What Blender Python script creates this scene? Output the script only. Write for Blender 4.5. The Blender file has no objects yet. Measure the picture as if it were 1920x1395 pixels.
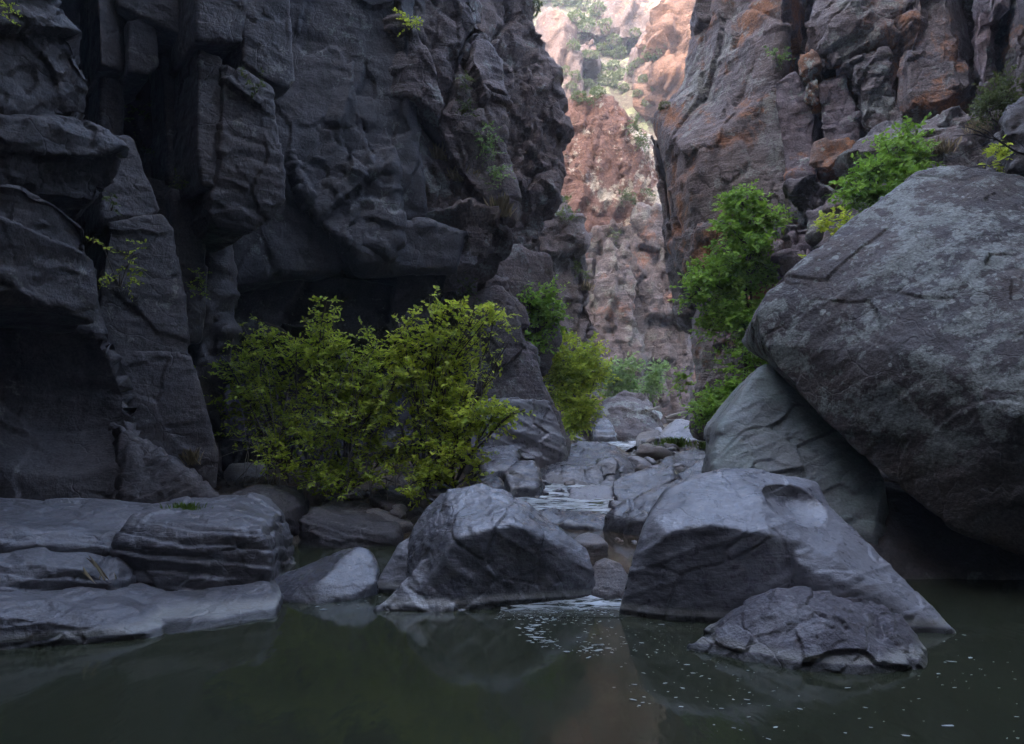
import bpy, bmesh, math, random
import numpy as np
from mathutils import Vector

# ------------------------------------------------------------------ camera, sky, sun, exposure
S = bpy.context.scene
COL = S.collection
F = 1280.0          # focal length in pixels of the 1920 px wide photograph
CX, HY = 960.0, 780.0   # vanishing point of the canyon floor
H = 1.7             # camera height above the pool
cam_d = bpy.data.cameras.new('camera'); cam = bpy.data.objects.new('camera', cam_d); COL.objects.link(cam)
cam.location = (0, 0, H); cam.rotation_euler = (math.radians(90), 0, 0)
cam_d.sensor_width = 36; cam_d.lens = 36 * F / 1920; cam_d.shift_y = (HY - 697.5) / 1920
cam_d.clip_start = 0.1; cam_d.clip_end = 2000
S.camera = cam
SUN_EL, SUN_AZ = math.radians(40), math.radians(200)   # azimuth clockwise from +Y (up-canyon)
w = bpy.data.worlds.new('World'); S.world = w; w.use_nodes = True
nt = w.node_tree; nt.nodes.clear()
sky = nt.nodes.new('ShaderNodeTexSky'); sky.sky_type = 'NISHITA'; sky.sun_disc = False
sky.sun_elevation = SUN_EL; sky.sun_rotation = SUN_AZ; sky.air_density = 1.0; sky.dust_density = 4.0; sky.ozone_density = 0.9
bg = nt.nodes.new('ShaderNodeBackground'); bg.inputs['Strength'].default_value = 0.15
wo = nt.nodes.new('ShaderNodeOutputWorld')
nt.links.new(sky.outputs[0], bg.inputs[0]); nt.links.new(bg.outputs[0], wo.inputs[0])
sd = bpy.data.lights.new('sun', 'SUN'); sd.energy = 0.5; sd.angle = math.radians(10); sd.color = (1, 0.96, 0.90)
sun = bpy.data.objects.new('sun', sd); COL.objects.link(sun)
sdir = Vector((math.sin(SUN_AZ) * math.cos(SUN_EL), math.cos(SUN_AZ) * math.cos(SUN_EL), math.sin(SUN_EL)))
sun.rotation_euler = sdir.to_track_quat('Z', 'Y').to_euler()
S.view_settings.view_transform = 'Standard'; S.view_settings.look = 'None'
S.view_settings.gamma = 1; S.view_settings.exposure = 3.45
S.cycles.use_denoising = True
S.cycles.use_adaptive_sampling = True; S.cycles.adaptive_threshold = 0.03
S.cycles.max_bounces = 6; S.cycles.diffuse_bounces = 3; S.cycles.glossy_bounces = 3
S.cycles.transmission_bounces = 3; S.cycles.transparent_max_bounces = 4
S.cycles.sample_clamp_indirect = 4

random.seed(7); RNG = np.random.default_rng(11)

def W(px, py, Y):
    """the point Y metres up-canyon seen at a pixel of the photograph"""
    return ((px - CX) / F * Y, Y, H - (py - HY) / F * Y)
def WZ(px, Y, z): return ((px - CX) / F * Y, Y, z)

# ------------------------------------------------------------------ noise in numpy
_T = RNG.uniform(-1, 1, (64, 64, 64)).astype(np.float32)
_J = RNG.uniform(0.08, 0.92, (32, 32, 32, 3)).astype(np.float32)
_R = RNG.uniform(-1, 1, (32, 32, 32, 4)).astype(np.float32)
def vnoise(p):
    i = np.floor(p).astype(np.int32); f = (p - i).astype(np.float32); f = f * f * (3 - 2 * f)
    i0 = i & 63; i1 = (i + 1) & 63
    x0, y0, z0 = i0.T; x1, y1, z1 = i1.T; fx, fy, fz = f.T
    a = _T[x0, y0, z0] * (1 - fx) + _T[x1, y0, z0] * fx
    b = _T[x0, y1, z0] * (1 - fx) + _T[x1, y1, z0] * fx
    c = _T[x0, y0, z1] * (1 - fx) + _T[x1, y0, z1] * fx
    d = _T[x0, y1, z1] * (1 - fx) + _T[x1, y1, z1] * fx
    return (a * (1 - fy) + b * fy) * (1 - fz) + (c * (1 - fy) + d * fy) * fz
def fbm(p, octv=4, gain=0.5):
    s = 0; a = 1.0; q = np.array(p, dtype=np.float32)
    for _ in range(octv):
        s = s + a * vnoise(q); q = q * 2.03 + 17.3; a *= gain
    return s
def worley(p):
    i = np.floor(p).astype(np.int32); f = (p - i).astype(np.float32)
    n = len(p); d1 = np.full(n, 9, np.float32); d2 = np.full(n, 9, np.float32)
    r1 = np.zeros((n, 4), np.float32); v1 = np.zeros((n, 3), np.float32)
    for dx in (-1, 0, 1):
        for dy in (-1, 0, 1):
            for dz in (-1, 0, 1):
                o = np.array((dx, dy, dz), np.int32); c = (i + o) & 31
                j = _J[c[:, 0], c[:, 1], c[:, 2]]
                v = f - (j + o); d = np.einsum('ij,ij->i', v, v)
                m = d < d1
                d2 = np.where(m, d1, np.minimum(d2, d))
                d1 = np.where(m, d, d1)
                if m.any():
                    r1[m] = _R[c[m, 0], c[m, 1], c[m, 2]]; v1[m] = v[m]
    return np.sqrt(d1), np.sqrt(d2), r1, v1
def sstep(a, b, x):
    t = np.clip((x - a) / (b - a), 0, 1); return t * t * (3 - 2 * t)

def blocky(p, scale, amp, crack, tilt=0.9, width=0.07, warp=0.25):
    """jointed rock: each cell is a tilted facet at its own depth, with a recessed joint round it"""
    q = p * np.array(scale, np.float32)
    q = q + warp * np.stack([vnoise(q * 1.7 + 5), vnoise(q * 1.7 + 31), vnoise(q * 1.7 + 57)], 1)
    d1, d2, r, v = worley(q)
    dd = amp * (0.6 * r[:, 3] + tilt * np.einsum('ij,ij->i', v, r[:, :3]))
    gate = 0.15 + 0.85 * sstep(-0.1, 0.45, vnoise(q * 0.8 + 71))
    return dd - crack * gate * (1 - sstep(0.0, width, d2 - d1))

def rot(p, ax, deg):
    c, s = math.cos(math.radians(deg)), math.sin(math.radians(deg)); q = p.copy()
    a, b = {'x': (1, 2), 'y': (0, 2), 'z': (0, 1)}[ax]
    q[:, a] = c * p[:, a] - s * p[:, b]; q[:, b] = s * p[:, a] + c * p[:, b]
    return q

# displacement recipes (metres, at scale 1)
def d_cliff(p, n, k):
    s = k.get('s', 1.0); q = rot(rot(p, 'y', k.get('dip', 8)), 'x', k.get('dipx', 0)) / s; cell = np.array(k.get('cell', (0.75, 0.75, 0.5)))
    d = 0.16 * fbm(q * 0.45 + 3, 2) + blocky(q, cell, 0.26, 0.10, width=0.04, warp=0.18)
    d = d + blocky(q + 40, 2.6 * cell, 0.11, 0.03, width=0.06, warp=0.2) + blocky(q + 13, 6.5 * cell, 0.045, 0.012, width=0.1, warp=0.2)
    st = q * np.array((0.7, 0.7, 5.0), np.float32)
    d = d + 0.03 * fbm(st, 3) + 0.03 * fbm(q * 6, 3)
    return d * s * k.get('a', 1.0)
def d_smoothwall(p, n, k):
    s = k.get('s', 1.0); q = rot(p, 'y', k.get('dip', 8)) / s; cell = np.array(k.get('cell', (0.5, 0.5, 0.4)))
    d = 0.2 * fbm(q * 0.5 + 9, 3) + blocky(q, cell, 0.16, 0.04, width=0.03, warp=0.3) + blocky(q + 23, 3.2 * cell, 0.05, 0.015, width=0.05)
    st = q * np.array((0.6, 0.6, 4.5), np.float32)
    r = 1 - np.abs(vnoise(st)); d = d + 0.010 * r * r + 0.012 * fbm(st * 2.1, 3) + 0.022 * fbm(q * 4.5, 4)
    return d * s * k.get('a', 1.0)
def d_worn(p, n, k):
    s = k.get('s', 1.0); q = rot(rot(p, 'y', k.get('dip', 18)), 'x', k.get('dipx', 10)) / s; cell = np.array(k.get('cell', (0.9, 0.9, 1.1)))
    b = k.get('block', 0.045)
    d = 0.06 * fbm(q * 0.9 + 2, 3) + blocky(q, cell, b, k.get('crack', 0.018), width=0.02, warp=0.3) + blocky(q + 50, 3.1 * cell, k.get('chip', 0.018), 0.004, width=0.05)
    w = q + 0.25 * np.stack([vnoise(q * 1.3 + 5), vnoise(q * 1.3 + 31), vnoise(q * 1.3 + 57)], 1)
    d = d + 0.028 * (1 - np.abs(vnoise(w * np.array((1.1, 1.1, 2.4), np.float32) + 20))) ** 2
    st = q * np.array((0.9, 0.9, 6.0), np.float32)
    r = 1 - np.abs(vnoise(st + 4)); d = d + k.get('ridge', 0.016) * r ** 4 + 0.008 * fbm(st * 2.3, 3) + 0.007 * fbm(q * 9, 3)
    if 'terr' in k:
        h = q[:, 2] * k.get('tf', 5.0) + 0.5 * fbm(q * 1.2 + 61, 3); i = np.floor(h); f = h - i
        am = 0.55 + 0.45 * vnoise(np.stack([q[:, 0] * 1.5, q[:, 1] * 1.5, i * 7.3], 1))
        d = d + k['terr'] * am * (f ** 0.7 * (1 - sstep(0.86, 1.0, f)) - 0.5)
    return d * s * k.get('a', 1.0)
def d_rough(p, n, k):
    s = k.get('s', 1.0); q = rot(rot(p, 'y', k.get('dip', -25)), 'x', 15) / s
    d = 0.05 * fbm(q * 1.6 + 8, 3) + blocky(q, k.get('cell', (2.2, 2.2, 2.6)), 0.10, k.get('crack', 0.015), width=0.05, warp=0.2)
    d = d + blocky(q + 9, (6, 6, 7), 0.035, 0.008, warp=0.15) + 0.014 * fbm(q * 12, 3)
    return d * s * k.get('a', 1.0)
RECIPE = dict(cliff=d_cliff, wall=d_smoothwall, worn=d_worn, rough=d_rough)

# ------------------------------------------------------------------ materials
class NT:
    def __init__(s, name):
        s.m = bpy.data.materials.new(name); s.m.use_nodes = True; s.t = s.m.node_tree; s.t.nodes.clear()
        s.out = s.n('ShaderNodeOutputMaterial')
    def n(s, typ, ins=None, **kw):
        x = s.t.nodes.new(typ)
        for a, b in kw.items(): setattr(x, a, b)
        for a, b in (ins or {}).items():
            if isinstance(b, bpy.types.NodeSocket): s.t.links.new(b, x.inputs[a])
            else: x.inputs[a].default_value = b
        return x
    def math(s, op, a, b=0.0, c=None):
        d = {0: a, 1: b}
        if c is not None: d[2] = c
        return s.n('ShaderNodeMath', d, operation=op).outputs[0]
    def ramp(s, f, stops):
        r = s.n('ShaderNodeValToRGB', {0: f}); e = r.color_ramp.elements
        while len(e) < len(stops): e.new(0.5)
        for k, (p, c) in enumerate(stops):
            e[k].position = p; e[k].color = (*c, 1) if len(c) == 3 else c
        return r.outputs[0]
    def mix(s, f, a, b, bt='MIX'):
        x = s.n('ShaderNodeMix', data_type='RGBA', blend_type=bt)
        for idx, v in ((0, f), (6, a), (7, b)):
            if isinstance(v, bpy.types.NodeSocket): s.t.links.new(v, x.inputs[idx])
            else: x.inputs[idx].default_value = v if idx == 0 else (*v, 1)
        return x.outputs[2]
    def rng(s, v, a, b, c=0.0, d=1.0):
        return s.n('ShaderNodeMapRange', {0: v, 1: a, 2: b, 3: c, 4: d}, interpolation_type='SMOOTHSTEP').outputs[0]
    def noise(s, vec, scale, detail=4, rough=0.55, dist=0.0):
        return s.n('ShaderNodeTexNoise', {'Vector': vec, 'Scale': scale, 'Detail': detail, 'Roughness': rough, 'Distortion': dist}).outputs[0]
    def mapping(s, vec, scale=(1, 1, 1), rot=(0, 0, 0)):
        return s.n('ShaderNodeMapping', {'Vector': vec, 'Scale': scale, 'Rotation': rot}).outputs[0]

def rock_mat(name, c1, c2, c3, s=1.0, lichen=0.0, lcol=(0.30, 0.33, 0.29), spots=0.0, orange=0.0, ocol=(0.30, 0.125, 0.05),
             streak=0.35, rough=0.62, bump=0.5, spec=0.4, dip=0.15, waterline=False, top=None, cracks=0.3, green=0.0, topz=None, layer=1.0, stain=0.8, grain=1.0):
    t = NT(name); pos = t.n('ShaderNodeNewGeometry').outputs['Position']; geo = t.n('ShaderNodeNewGeometry')
    v = t.mapping(pos, (1 / s,) * 3)
    n1 = t.noise(v, 0.9, 5, 0.66, 0.6); n2 = t.noise(v, 7.0, 4, 0.7)
    f = t.math('ADD', t.math('MULTIPLY', n1, 0.7), t.math('MULTIPLY', n2, 0.3))
    col = t.ramp(f, [(0.34, c1), (0.5, c2), (0.66, c3)])
    sv = t.mapping(v, (1.6, 1.6, 0.22)); sn = t.noise(sv, 1.5, 3, 0.6, 0.4)
    col = t.mix(t.rng(sn, 0.5, 0.72, 0, streak), col, tuple(0.42 * x for x in c1))
    sv2 = t.mapping(v, (0.5, 0.5, 7.0), (dip, dip * 0.6, 0)); ln = t.noise(sv2, 1.3, 4, 0.6, 0.5)
    col = t.mix(t.rng(ln, 0.42, 0.62, 0.0, 0.35 * layer), col, c3)
    if stain > 0:
        col = t.mix(t.rng(t.noise(v, 0.4, 4, 0.6, 0.5), 0.45, 0.62, 0, 0.6 * stain), col, (1.25 * c2[0], 1.02 * c2[1], 0.82 * c2[2]))
        mv = t.noise(t.mapping(v, (2.6, 2.6, 0.16)), 1.2, 4, 0.65, 0.3)
        col = t.mix(t.rng(mv, 0.6, 0.72, 0, 0.45 * stain), col, tuple(1.35 * x for x in c3))
    if orange > 0:
        on = t.noise(v, 0.55, 6, 0.68, 0.8); on2 = t.noise(v, 4.0, 5, 0.7)
        k = t.rng(t.math('ADD', on, t.math('MULTIPLY', on2, 0.35)), 0.79 - 0.12 * orange, 0.86 - 0.06 * orange, 0, 0.85)
        col = t.mix(k, col, ocol)
    if lichen > 0:
        a = t.noise(v, 3.2, 6, 0.78, 0.3); b = t.noise(v, 0.7, 3, 0.5)
        k = t.rng(t.math('ADD', a, t.math('MULTIPLY', b, 0.5)), 0.86 - 0.18 * lichen, 0.92 - 0.14 * lichen, 0, 0.8)
        if topz:
            zz = t.n('ShaderNodeSeparateXYZ', {0: pos}).outputs[2]
            k = t.math('MULTIPLY', k, t.rng(t.math('ADD', zz, t.math('MULTIPLY', b, 0.8)), topz[0], topz[1]))
        col = t.mix(k, col, lcol)
        col = t.mix(t.rng(t.noise(v, 9, 6, 0.7), 0.6, 0.68, 0, 0.35 * lichen), col, tuple(min(1, 1.35 * x) for x in lcol))
    if spots > 0:
        vw = t.n('ShaderNodeVectorMath', {0: v, 1: t.n('ShaderNodeVectorMath', {0: t.n('ShaderNodeTexNoise', {'Vector': v, 'Scale': 14.0}).outputs['Color'], 1: (0.05, 0.05, 0.05)}, operation='MULTIPLY').outputs[0]}, operation='ADD').outputs[0]
        for sc, th, amt in ((5.5, 0.30, 0.55), (11.0, 0.33, 0.5), (2.6, 0.22, 0.4)):
            vo = t.n('ShaderNodeTexVoronoi', {'Vector': vw, 'Scale': sc})
            sep = t.n('ShaderNodeSeparateColor', {0: vo.outputs['Color']})
            on = t.math('LESS_THAN', sep.outputs[0], 0.42 * spots)
            rad = t.math('MULTIPLY', sep.outputs[1], th)
            k = t.math('MULTIPLY', on, t.math('MULTIPLY', t.math('LESS_THAN', vo.outputs['Distance'], rad), amt))
            if topz:
                zz = t.n('ShaderNodeSeparateXYZ', {0: pos}).outputs[2]
                k = t.math('MULTIPLY', k, t.rng(zz, topz[0], topz[1]))
            cc = t.mix(sep.outputs[2], tuple(0.75 * x for x in lcol), tuple(min(1, 1.5 * x) for x in lcol))
            col = t.mix(k, col, cc)
    if green > 0:
        nz = t.n('ShaderNodeSeparateXYZ', {0: geo.outputs['Normal']}).outputs[2]
        k = t.math('MULTIPLY', t.rng(nz, 0.1, 0.8), t.rng(t.noise(v, 1.1, 5, 0.6), 0.35, 0.6, 0, green))
        col = t.mix(k, col, (0.21, 0.25, 0.22))
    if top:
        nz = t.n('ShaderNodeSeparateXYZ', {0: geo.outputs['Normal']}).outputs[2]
        col = t.mix(t.math('MULTIPLY', t.rng(nz, 0.15, 0.8), t.rng(f, 0.36, 0.56, 0.1, 0.85)), col, top)  # upward faces tinted paler: worn tops, plus skylight contrast painted into the colour
    gn = t.noise(v, 34.0, 3, 0.7)
    col = t.mix(1.0, col, t.ramp(gn, [(0.3, (1 - 0.45 * grain,) * 3), (0.5, (1.0, 1.0, 1.0)), (0.7, (1 + 0.45 * grain,) * 3)]), 'MULTIPLY')
    if waterline:
        zz = t.n('ShaderNodeSeparateXYZ', {0: pos}).outputs[2]
        zn = t.math('ADD', zz, t.math('MULTIPLY', t.math('SUBTRACT', n1, 0.5), 0.05))
        col = t.mix(t.math('MULTIPLY', t.rng(zn, 0.042, 0.054), t.rng(zn, 0.12, 0.07, 0, 0.7)), col, (0.33, 0.32, 0.29))
        col = t.mix(t.rng(zn, 0.046, 0.030, 0, 0.85), col, (0.020, 0.019, 0.015))
    # relief finer than the mesh
    b1 = t.noise(v, 6.0, 6, 0.7); b2 = t.noise(t.mapping(v, (1.2, 1.2, 8.0), (dip, dip * 0.6, 0)), 2.2, 4, 0.6, 0.6)
    hsum = t.math('ADD', t.math('MULTIPLY', b1, 0.95), t.math('MULTIPLY', b2, 0.45 * layer))
    if cracks > 0:
        wv = t.n('ShaderNodeVectorMath', {0: v, 1: t.n('ShaderNodeVectorMath', {0: t.n('ShaderNodeTexNoise', {'Vector': v, 'Scale': 1.6, 'Detail': 4.0}).outputs['Color'], 1: (0.7, 0.7, 0.7)}, operation='MULTIPLY').outputs[0]}, operation='ADD').outputs[0]
        ve = t.n('ShaderNodeTexVoronoi', {'Vector': wv, 'Scale': 1.5}, feature='DISTANCE_TO_EDGE').outputs[0]
        gate = t.rng(t.noise(v, 1.3, 2), 0.42, 0.6)
        hsum = t.math('SUBTRACT', hsum, t.math('MULTIPLY', t.math('MULTIPLY', t.rng(ve, 0.022, 0.0), gate), 0.5 * cracks))
    bp = t.n('ShaderNodeBump', {'Height': hsum, 'Strength': bump, 'Distance': 0.1 * s})
    rr = t.rng(n2, 0.3, 0.7, rough - 0.1, rough + 0.12)
    b = t.n('ShaderNodeBsdfPrincipled', {'Base Color': col, 'Roughness': rr, 'Normal': bp.outputs[0], 'Specular IOR Level': spec})
    t.t.links.new(b.outputs[0], t.out.inputs[0]); return t.m

M = {}
M['dark'] = rock_mat('dark_wall_rock', (0.032, 0.030, 0.034), (0.050, 0.047, 0.053), (0.078, 0.073, 0.080), lichen=0.12, lcol=(0.14, 0.15, 0.145), rough=0.55, layer=0.35, stain=0.6, streak=0.5)
M['near'] = rock_mat('near_cliff_rock', (0.032, 0.028, 0.029), (0.051, 0.044, 0.045), (0.086, 0.075, 0.073), lichen=0.1, lcol=(0.15, 0.14, 0.125), rough=0.52, streak=0.45, layer=0.45)
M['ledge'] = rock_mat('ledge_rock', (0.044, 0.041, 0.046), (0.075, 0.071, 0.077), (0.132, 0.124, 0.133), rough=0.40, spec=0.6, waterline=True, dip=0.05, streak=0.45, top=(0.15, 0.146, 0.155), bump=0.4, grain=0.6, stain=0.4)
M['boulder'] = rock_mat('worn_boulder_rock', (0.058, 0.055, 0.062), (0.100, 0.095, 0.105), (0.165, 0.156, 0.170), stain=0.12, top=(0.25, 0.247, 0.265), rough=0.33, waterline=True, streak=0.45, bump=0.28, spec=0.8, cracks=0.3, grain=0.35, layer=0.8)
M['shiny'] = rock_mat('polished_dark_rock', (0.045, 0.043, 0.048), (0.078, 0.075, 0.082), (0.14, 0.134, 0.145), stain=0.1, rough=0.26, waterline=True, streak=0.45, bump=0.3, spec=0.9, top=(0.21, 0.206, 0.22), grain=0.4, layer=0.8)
M['streamrock'] = rock_mat('wet_stream_rock', (0.042, 0.040, 0.045), (0.074, 0.071, 0.079), (0.125, 0.120, 0.131), stain=0.1, rough=0.27, waterline=False, streak=0.4, bump=0.35, spec=0.9, grain=0.45, layer=0.6)
M['rugged'] = rock_mat('rugged_purple_rock', (0.052, 0.045, 0.052), (0.088, 0.078, 0.088), (0.14, 0.127, 0.14), rough=0.5, spec=0.5, waterline=True, streak=0.3, bump=0.6, grain=0.8, stain=0.2, layer=0.3, lichen=0.15, lcol=(0.2, 0.19, 0.2))
M['greenish'] = rock_mat('pale_green_boulder_rock', (0.153, 0.153, 0.156), (0.230, 0.236, 0.234), (0.330, 0.336, 0.328), rough=0.5, green=0.95, streak=0.25, waterline=True, stain=0.0, bump=0.35, grain=0.5, layer=0.5)
M['lichen'] = rock_mat('lichened_boulder_rock', (0.051, 0.044, 0.044), (0.082, 0.070, 0.067), (0.125, 0.109, 0.102), layer=0.12, lichen=0.66, lcol=(0.25, 0.262, 0.235), spots=1.8, rough=0.7, topz=(1.3, 2.2), streak=0.3, bump=0.6)
M['mid'] = rock_mat('bend_cliff_rock', (0.081, 0.070, 0.073), (0.124, 0.104, 0.106), (0.172, 0.144, 0.141), s=1.6, lichen=0.35, lcol=(0.24, 0.25, 0.23), rough=0.75, bump=0.7)
M['right'] = rock_mat('right_cliff_rock', (0.081, 0.068, 0.071), (0.138, 0.115, 0.117), (0.209, 0.177, 0.173), s=1.5, lichen=0.38, lcol=(0.25, 0.245, 0.22), orange=0.85, rough=0.75, bump=0.7)
M['purple'] = rock_mat('purple_face_rock', (0.107, 0.086, 0.097), (0.165, 0.132, 0.144), (0.223, 0.182, 0.191), s=1.3, lichen=0.15, orange=0.25, rough=0.7, bump=0.5)
M['rust'] = rock_mat('rusty_face_rock', (0.11, 0.075, 0.065), (0.17, 0.11, 0.09), (0.23, 0.16, 0.13), s=1.0, lichen=0.3, orange=1.3, rough=0.75, bump=0.5)
M['pink'] = rock_mat('pink_tower_rock', (0.084, 0.048, 0.040), (0.137, 0.075, 0.059), (0.185, 0.105, 0.085), s=3.5, lichen=0.4, lcol=(0.40, 0.35, 0.28), orange=0.35, ocol=(0.22, 0.115, 0.08), rough=0.85, bump=0.8, streak=0.3)
M['pale'] = rock_mat('pale_rim_rock', (0.082, 0.059, 0.055), (0.121, 0.089, 0.085), (0.155, 0.125, 0.121), s=5, lichen=0.2, lcol=(0.3, 0.28, 0.23), orange=0.3, ocol=(0.25, 0.15, 0.11), rough=0.9, bump=0.8, streak=0.3, layer=0.3)
M['fargrey'] = rock_mat('grey_purple_far_rock', (0.062, 0.049, 0.050), (0.098, 0.078, 0.077), (0.145, 0.118, 0.113), s=3, lichen=0.3, lcol=(0.16, 0.155, 0.13), orange=0.4, ocol=(0.22, 0.10, 0.06), rough=0.85, bump=0.8)
M['orangepink'] = rock_mat('orange_crag_rock', (0.093, 0.048, 0.034), (0.133, 0.074, 0.052), (0.156, 0.103, 0.080), s=5, orange=0.5, ocol=(0.25, 0.13, 0.08), rough=0.9, bump=0.8, streak=0.25)
M['tan'] = rock_mat('dry_slope_soil', (0.059, 0.048, 0.036), (0.083, 0.069, 0.056), (0.105, 0.089, 0.075), s=4, lichen=0.5, lcol=(0.20, 0.22, 0.12), rough=0.95, bump=0.6, streak=0.1)
M['cobble'] = rock_mat('cobble_rock', (0.11, 0.10, 0.105), (0.17, 0.155, 0.155), (0.25, 0.23, 0.22), s=0.5, rough=0.6, streak=0.1)
M['bed'] = rock_mat('streambed_soil', (0.060, 0.048, 0.036), (0.10, 0.082, 0.064), (0.15, 0.125, 0.10), s=0.4, rough=0.9, bump=1.0, streak=0.0)

def leaf_mat(name, c1, c2, c3, trans=0.5):
    t = NT(name); g = t.n('ShaderNodeNewGeometry'); r = g.outputs['Random Per Island']
    n = t.noise(g.outputs['Position'], 1.6, 3)
    f = t.math('ADD', t.math('MULTIPLY', r, 0.55), t.math('MULTIPLY', n, 0.5))
    col = t.ramp(f, [(0.2, c1), (0.5, c2), (0.82, c3)])
    b = t.n('ShaderNodeBsdfPrincipled', {'Base Color': col, 'Roughness': 0.45, 'Specular IOR Level': 0.4})
    tr = t.n('ShaderNodeBsdfTranslucent', {'Color': t.mix(0.5, col, c3)})
    mx = t.n('ShaderNodeMixShader', {0: trans, 1: b.outputs[0], 2: tr.outputs[0]})
    t.t.links.new(mx.outputs[0], t.out.inputs[0]); return t.m
def flat_mat(name, col, rough=0.8, var=0.25, scale=8):
    t = NT(name); p = t.n('ShaderNodeNewGeometry').outputs['Position']
    c = t.mix(t.noise(p, scale, 4), tuple((1 - var) * x for x in col), tuple((1 + var) * x for x in col))
    b = t.n('ShaderNodeBsdfPrincipled', {'Base Color': c, 'Roughness': rough}); t.t.links.new(b.outputs[0], t.out.inputs[0]); return t.m
M['leaf_lime'] = leaf_mat('lime_leaves', (0.18, 0.27, 0.03), (0.44, 0.55, 0.055), (0.7, 0.74, 0.1))
M['leaf_green'] = leaf_mat('green_leaves', (0.1, 0.18, 0.03), (0.25, 0.37, 0.05), (0.48, 0.56, 0.08))
M['leaf_mixed'] = leaf_mat('yellow_green_leaves', (0.14, 0.23, 0.03), (0.36, 0.48, 0.05), (0.63, 0.69, 0.09))
M['leaf_fresh'] = leaf_mat('fresh_green_leaves', (0.11, 0.24, 0.035), (0.21, 0.38, 0.055), (0.33, 0.5, 0.075))
M['leaf_soft'] = leaf_mat('soft_green_leaves', (0.12, 0.2, 0.07), (0.18, 0.28, 0.09), (0.26, 0.36, 0.12))
M['leaf_olive'] = leaf_mat('olive_leaves', (0.07, 0.095, 0.03), (0.11, 0.14, 0.045), (0.16, 0.19, 0.06))
M['leaf_far'] = leaf_mat('hillside_leaves', (0.08, 0.10, 0.045), (0.12, 0.15, 0.065), (0.17, 0.20, 0.09))
M['bark'] = flat_mat('bark', (0.085, 0.065, 0.05)); M['palebark'] = flat_mat('pale_dry_wood', (0.25, 0.22, 0.19)); M['darkwood'] = flat_mat('dark_dead_wood', (0.05, 0.042, 0.045))
M['straw'] = leaf_mat('dry_straw', (0.20, 0.15, 0.07), (0.30, 0.23, 0.12), (0.40, 0.32, 0.19), 0.2)
M['litter'] = leaf_mat('dead_leaf_litter', (0.07, 0.04, 0.02), (0.13, 0.085, 0.045), (0.22, 0.16, 0.09), 0.1)
M['blade'] = leaf_mat('grass_blades', (0.07, 0.13, 0.012), (0.12, 0.20, 0.02), (0.18, 0.27, 0.03))

def water_mat(name, body, rough, bumpd, foam=0.0, fs=(6, 2, 1), bscale=1.0, bstr=(1, 0.45, 1), fade=None):
    t = NT(name); pos = t.n('ShaderNodeNewGeometry').outputs['Position']
    v = t.mapping(pos, bstr); h = t.math('ADD', t.noise(v, 1.1 * bscale, 3, 0.5), t.math('MULTIPLY', t.noise(v, 5.0 * bscale, 3, 0.5), 0.25))
    col = t.mix(t.noise(pos, 0.5, 3), tuple(0.8 * x for x in body), tuple(1.2 * x for x in body)); rg = rough
    if foam > 0:
        fv = t.mapping(pos, fs); fn = t.noise(fv, 1.0, 5, 0.6, 1.0)
        k = t.math('MULTIPLY', t.rng(fn, 0.60 - 0.2 * foam, 0.82 - 0.2 * foam, 0, 0.95), t.rng(t.noise(pos, 1.8, 2), 0.3, 0.6, 0.35, 1.0))
        if fade: k = t.math('MULTIPLY', k, t.rng(t.n('ShaderNodeSeparateXYZ', {0: pos}).outputs[1], fade[0], fade[1]))
        col = t.mix(k, col, (0.70, 0.74, 0.76)); rg = t.math('ADD', t.math('MULTIPLY', k, 0.5), rough)
        h = t.math('ADD', h, t.math('MULTIPLY', fn, 0.25))
    bp = t.n('ShaderNodeBump', {'Height': h, 'Strength': 1.0, 'Distance': bumpd})
    b = t.n('ShaderNodeBsdfPrincipled', {'Base Color': col, 'Roughness': rg, 'IOR': 1.33, 'Normal': bp.outputs[0]})
    t.t.links.new(b.outputs[0], t.out.inputs[0]); return t.m
M['water'] = water_mat('still_green_water', (0.031, 0.034, 0.020), 0.09, 0.015)
M['brownwater'] = water_mat('shallow_brown_water', (0.050, 0.036, 0.024), 0.08, 0.01)
M['riffle'] = water_mat('riffle_water', (0.05, 0.055, 0.05), 0.15, 0.012, foam=1.15, fs=(3.2, 6.5, 0), bscale=4)
M['splash'] = water_mat('white_splash_water', (0.036, 0.040, 0.026), 0.15, 0.008, fade=(5.78, 6.25), foam=1.1, fs=(5, 10, 0), bscale=3)
M['foam'] = flat_mat('foam', (0.36, 0.385, 0.385), 0.6, 0.2)

# ------------------------------------------------------------------ helpers
def tag(o, label=None, cat=None, group=None, kind=None):
    for k, v in (('label', label), ('category', cat), ('group', group), ('kind', kind)):
        if v: o[k] = v
    return o
def empty(name, loc, **kw):
    o = bpy.data.objects.new(name, None); COL.objects.link(o); o.location = loc; o.empty_display_size = 0.2
    return tag(o, **kw)
def mesh_obj(name, verts, faces, mat, parent=None, smooth=True, origin=None):
    """verts (n,3) array, faces list/array; origin moved to the base of the mesh"""
    v = np.asarray(verts, np.float64)
    o0 = np.array(origin if origin is not None else ((v[:, 0].min() + v[:, 0].max()) / 2, (v[:, 1].min() + v[:, 1].max()) / 2, v[:, 2].min()))
    me = bpy.data.meshes.new(name)
    if isinstance(faces, np.ndarray):
        k = faces.shape[1]; nf = len(faces)
        me.vertices.add(len(v)); me.vertices.foreach_set('co', (v - o0).astype(np.float32).ravel())
        me.loops.add(nf * k); me.loops.foreach_set('vertex_index', faces.astype(np.int32).ravel())
        me.polygons.add(nf); me.polygons.foreach_set('loop_start', np.arange(nf, dtype=np.int32) * k)
        me.update(calc_edges=True)
    else:
        me.from_pydata([tuple(x) for x in (v - o0)], [], faces); me.update()
    me.materials.append(mat)
    if smooth: me.polygons.foreach_set('use_smooth', np.ones(len(me.polygons), bool))
    o = bpy.data.objects.new(name, me); COL.objects.link(o); place(o, o0, parent); return o
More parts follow.
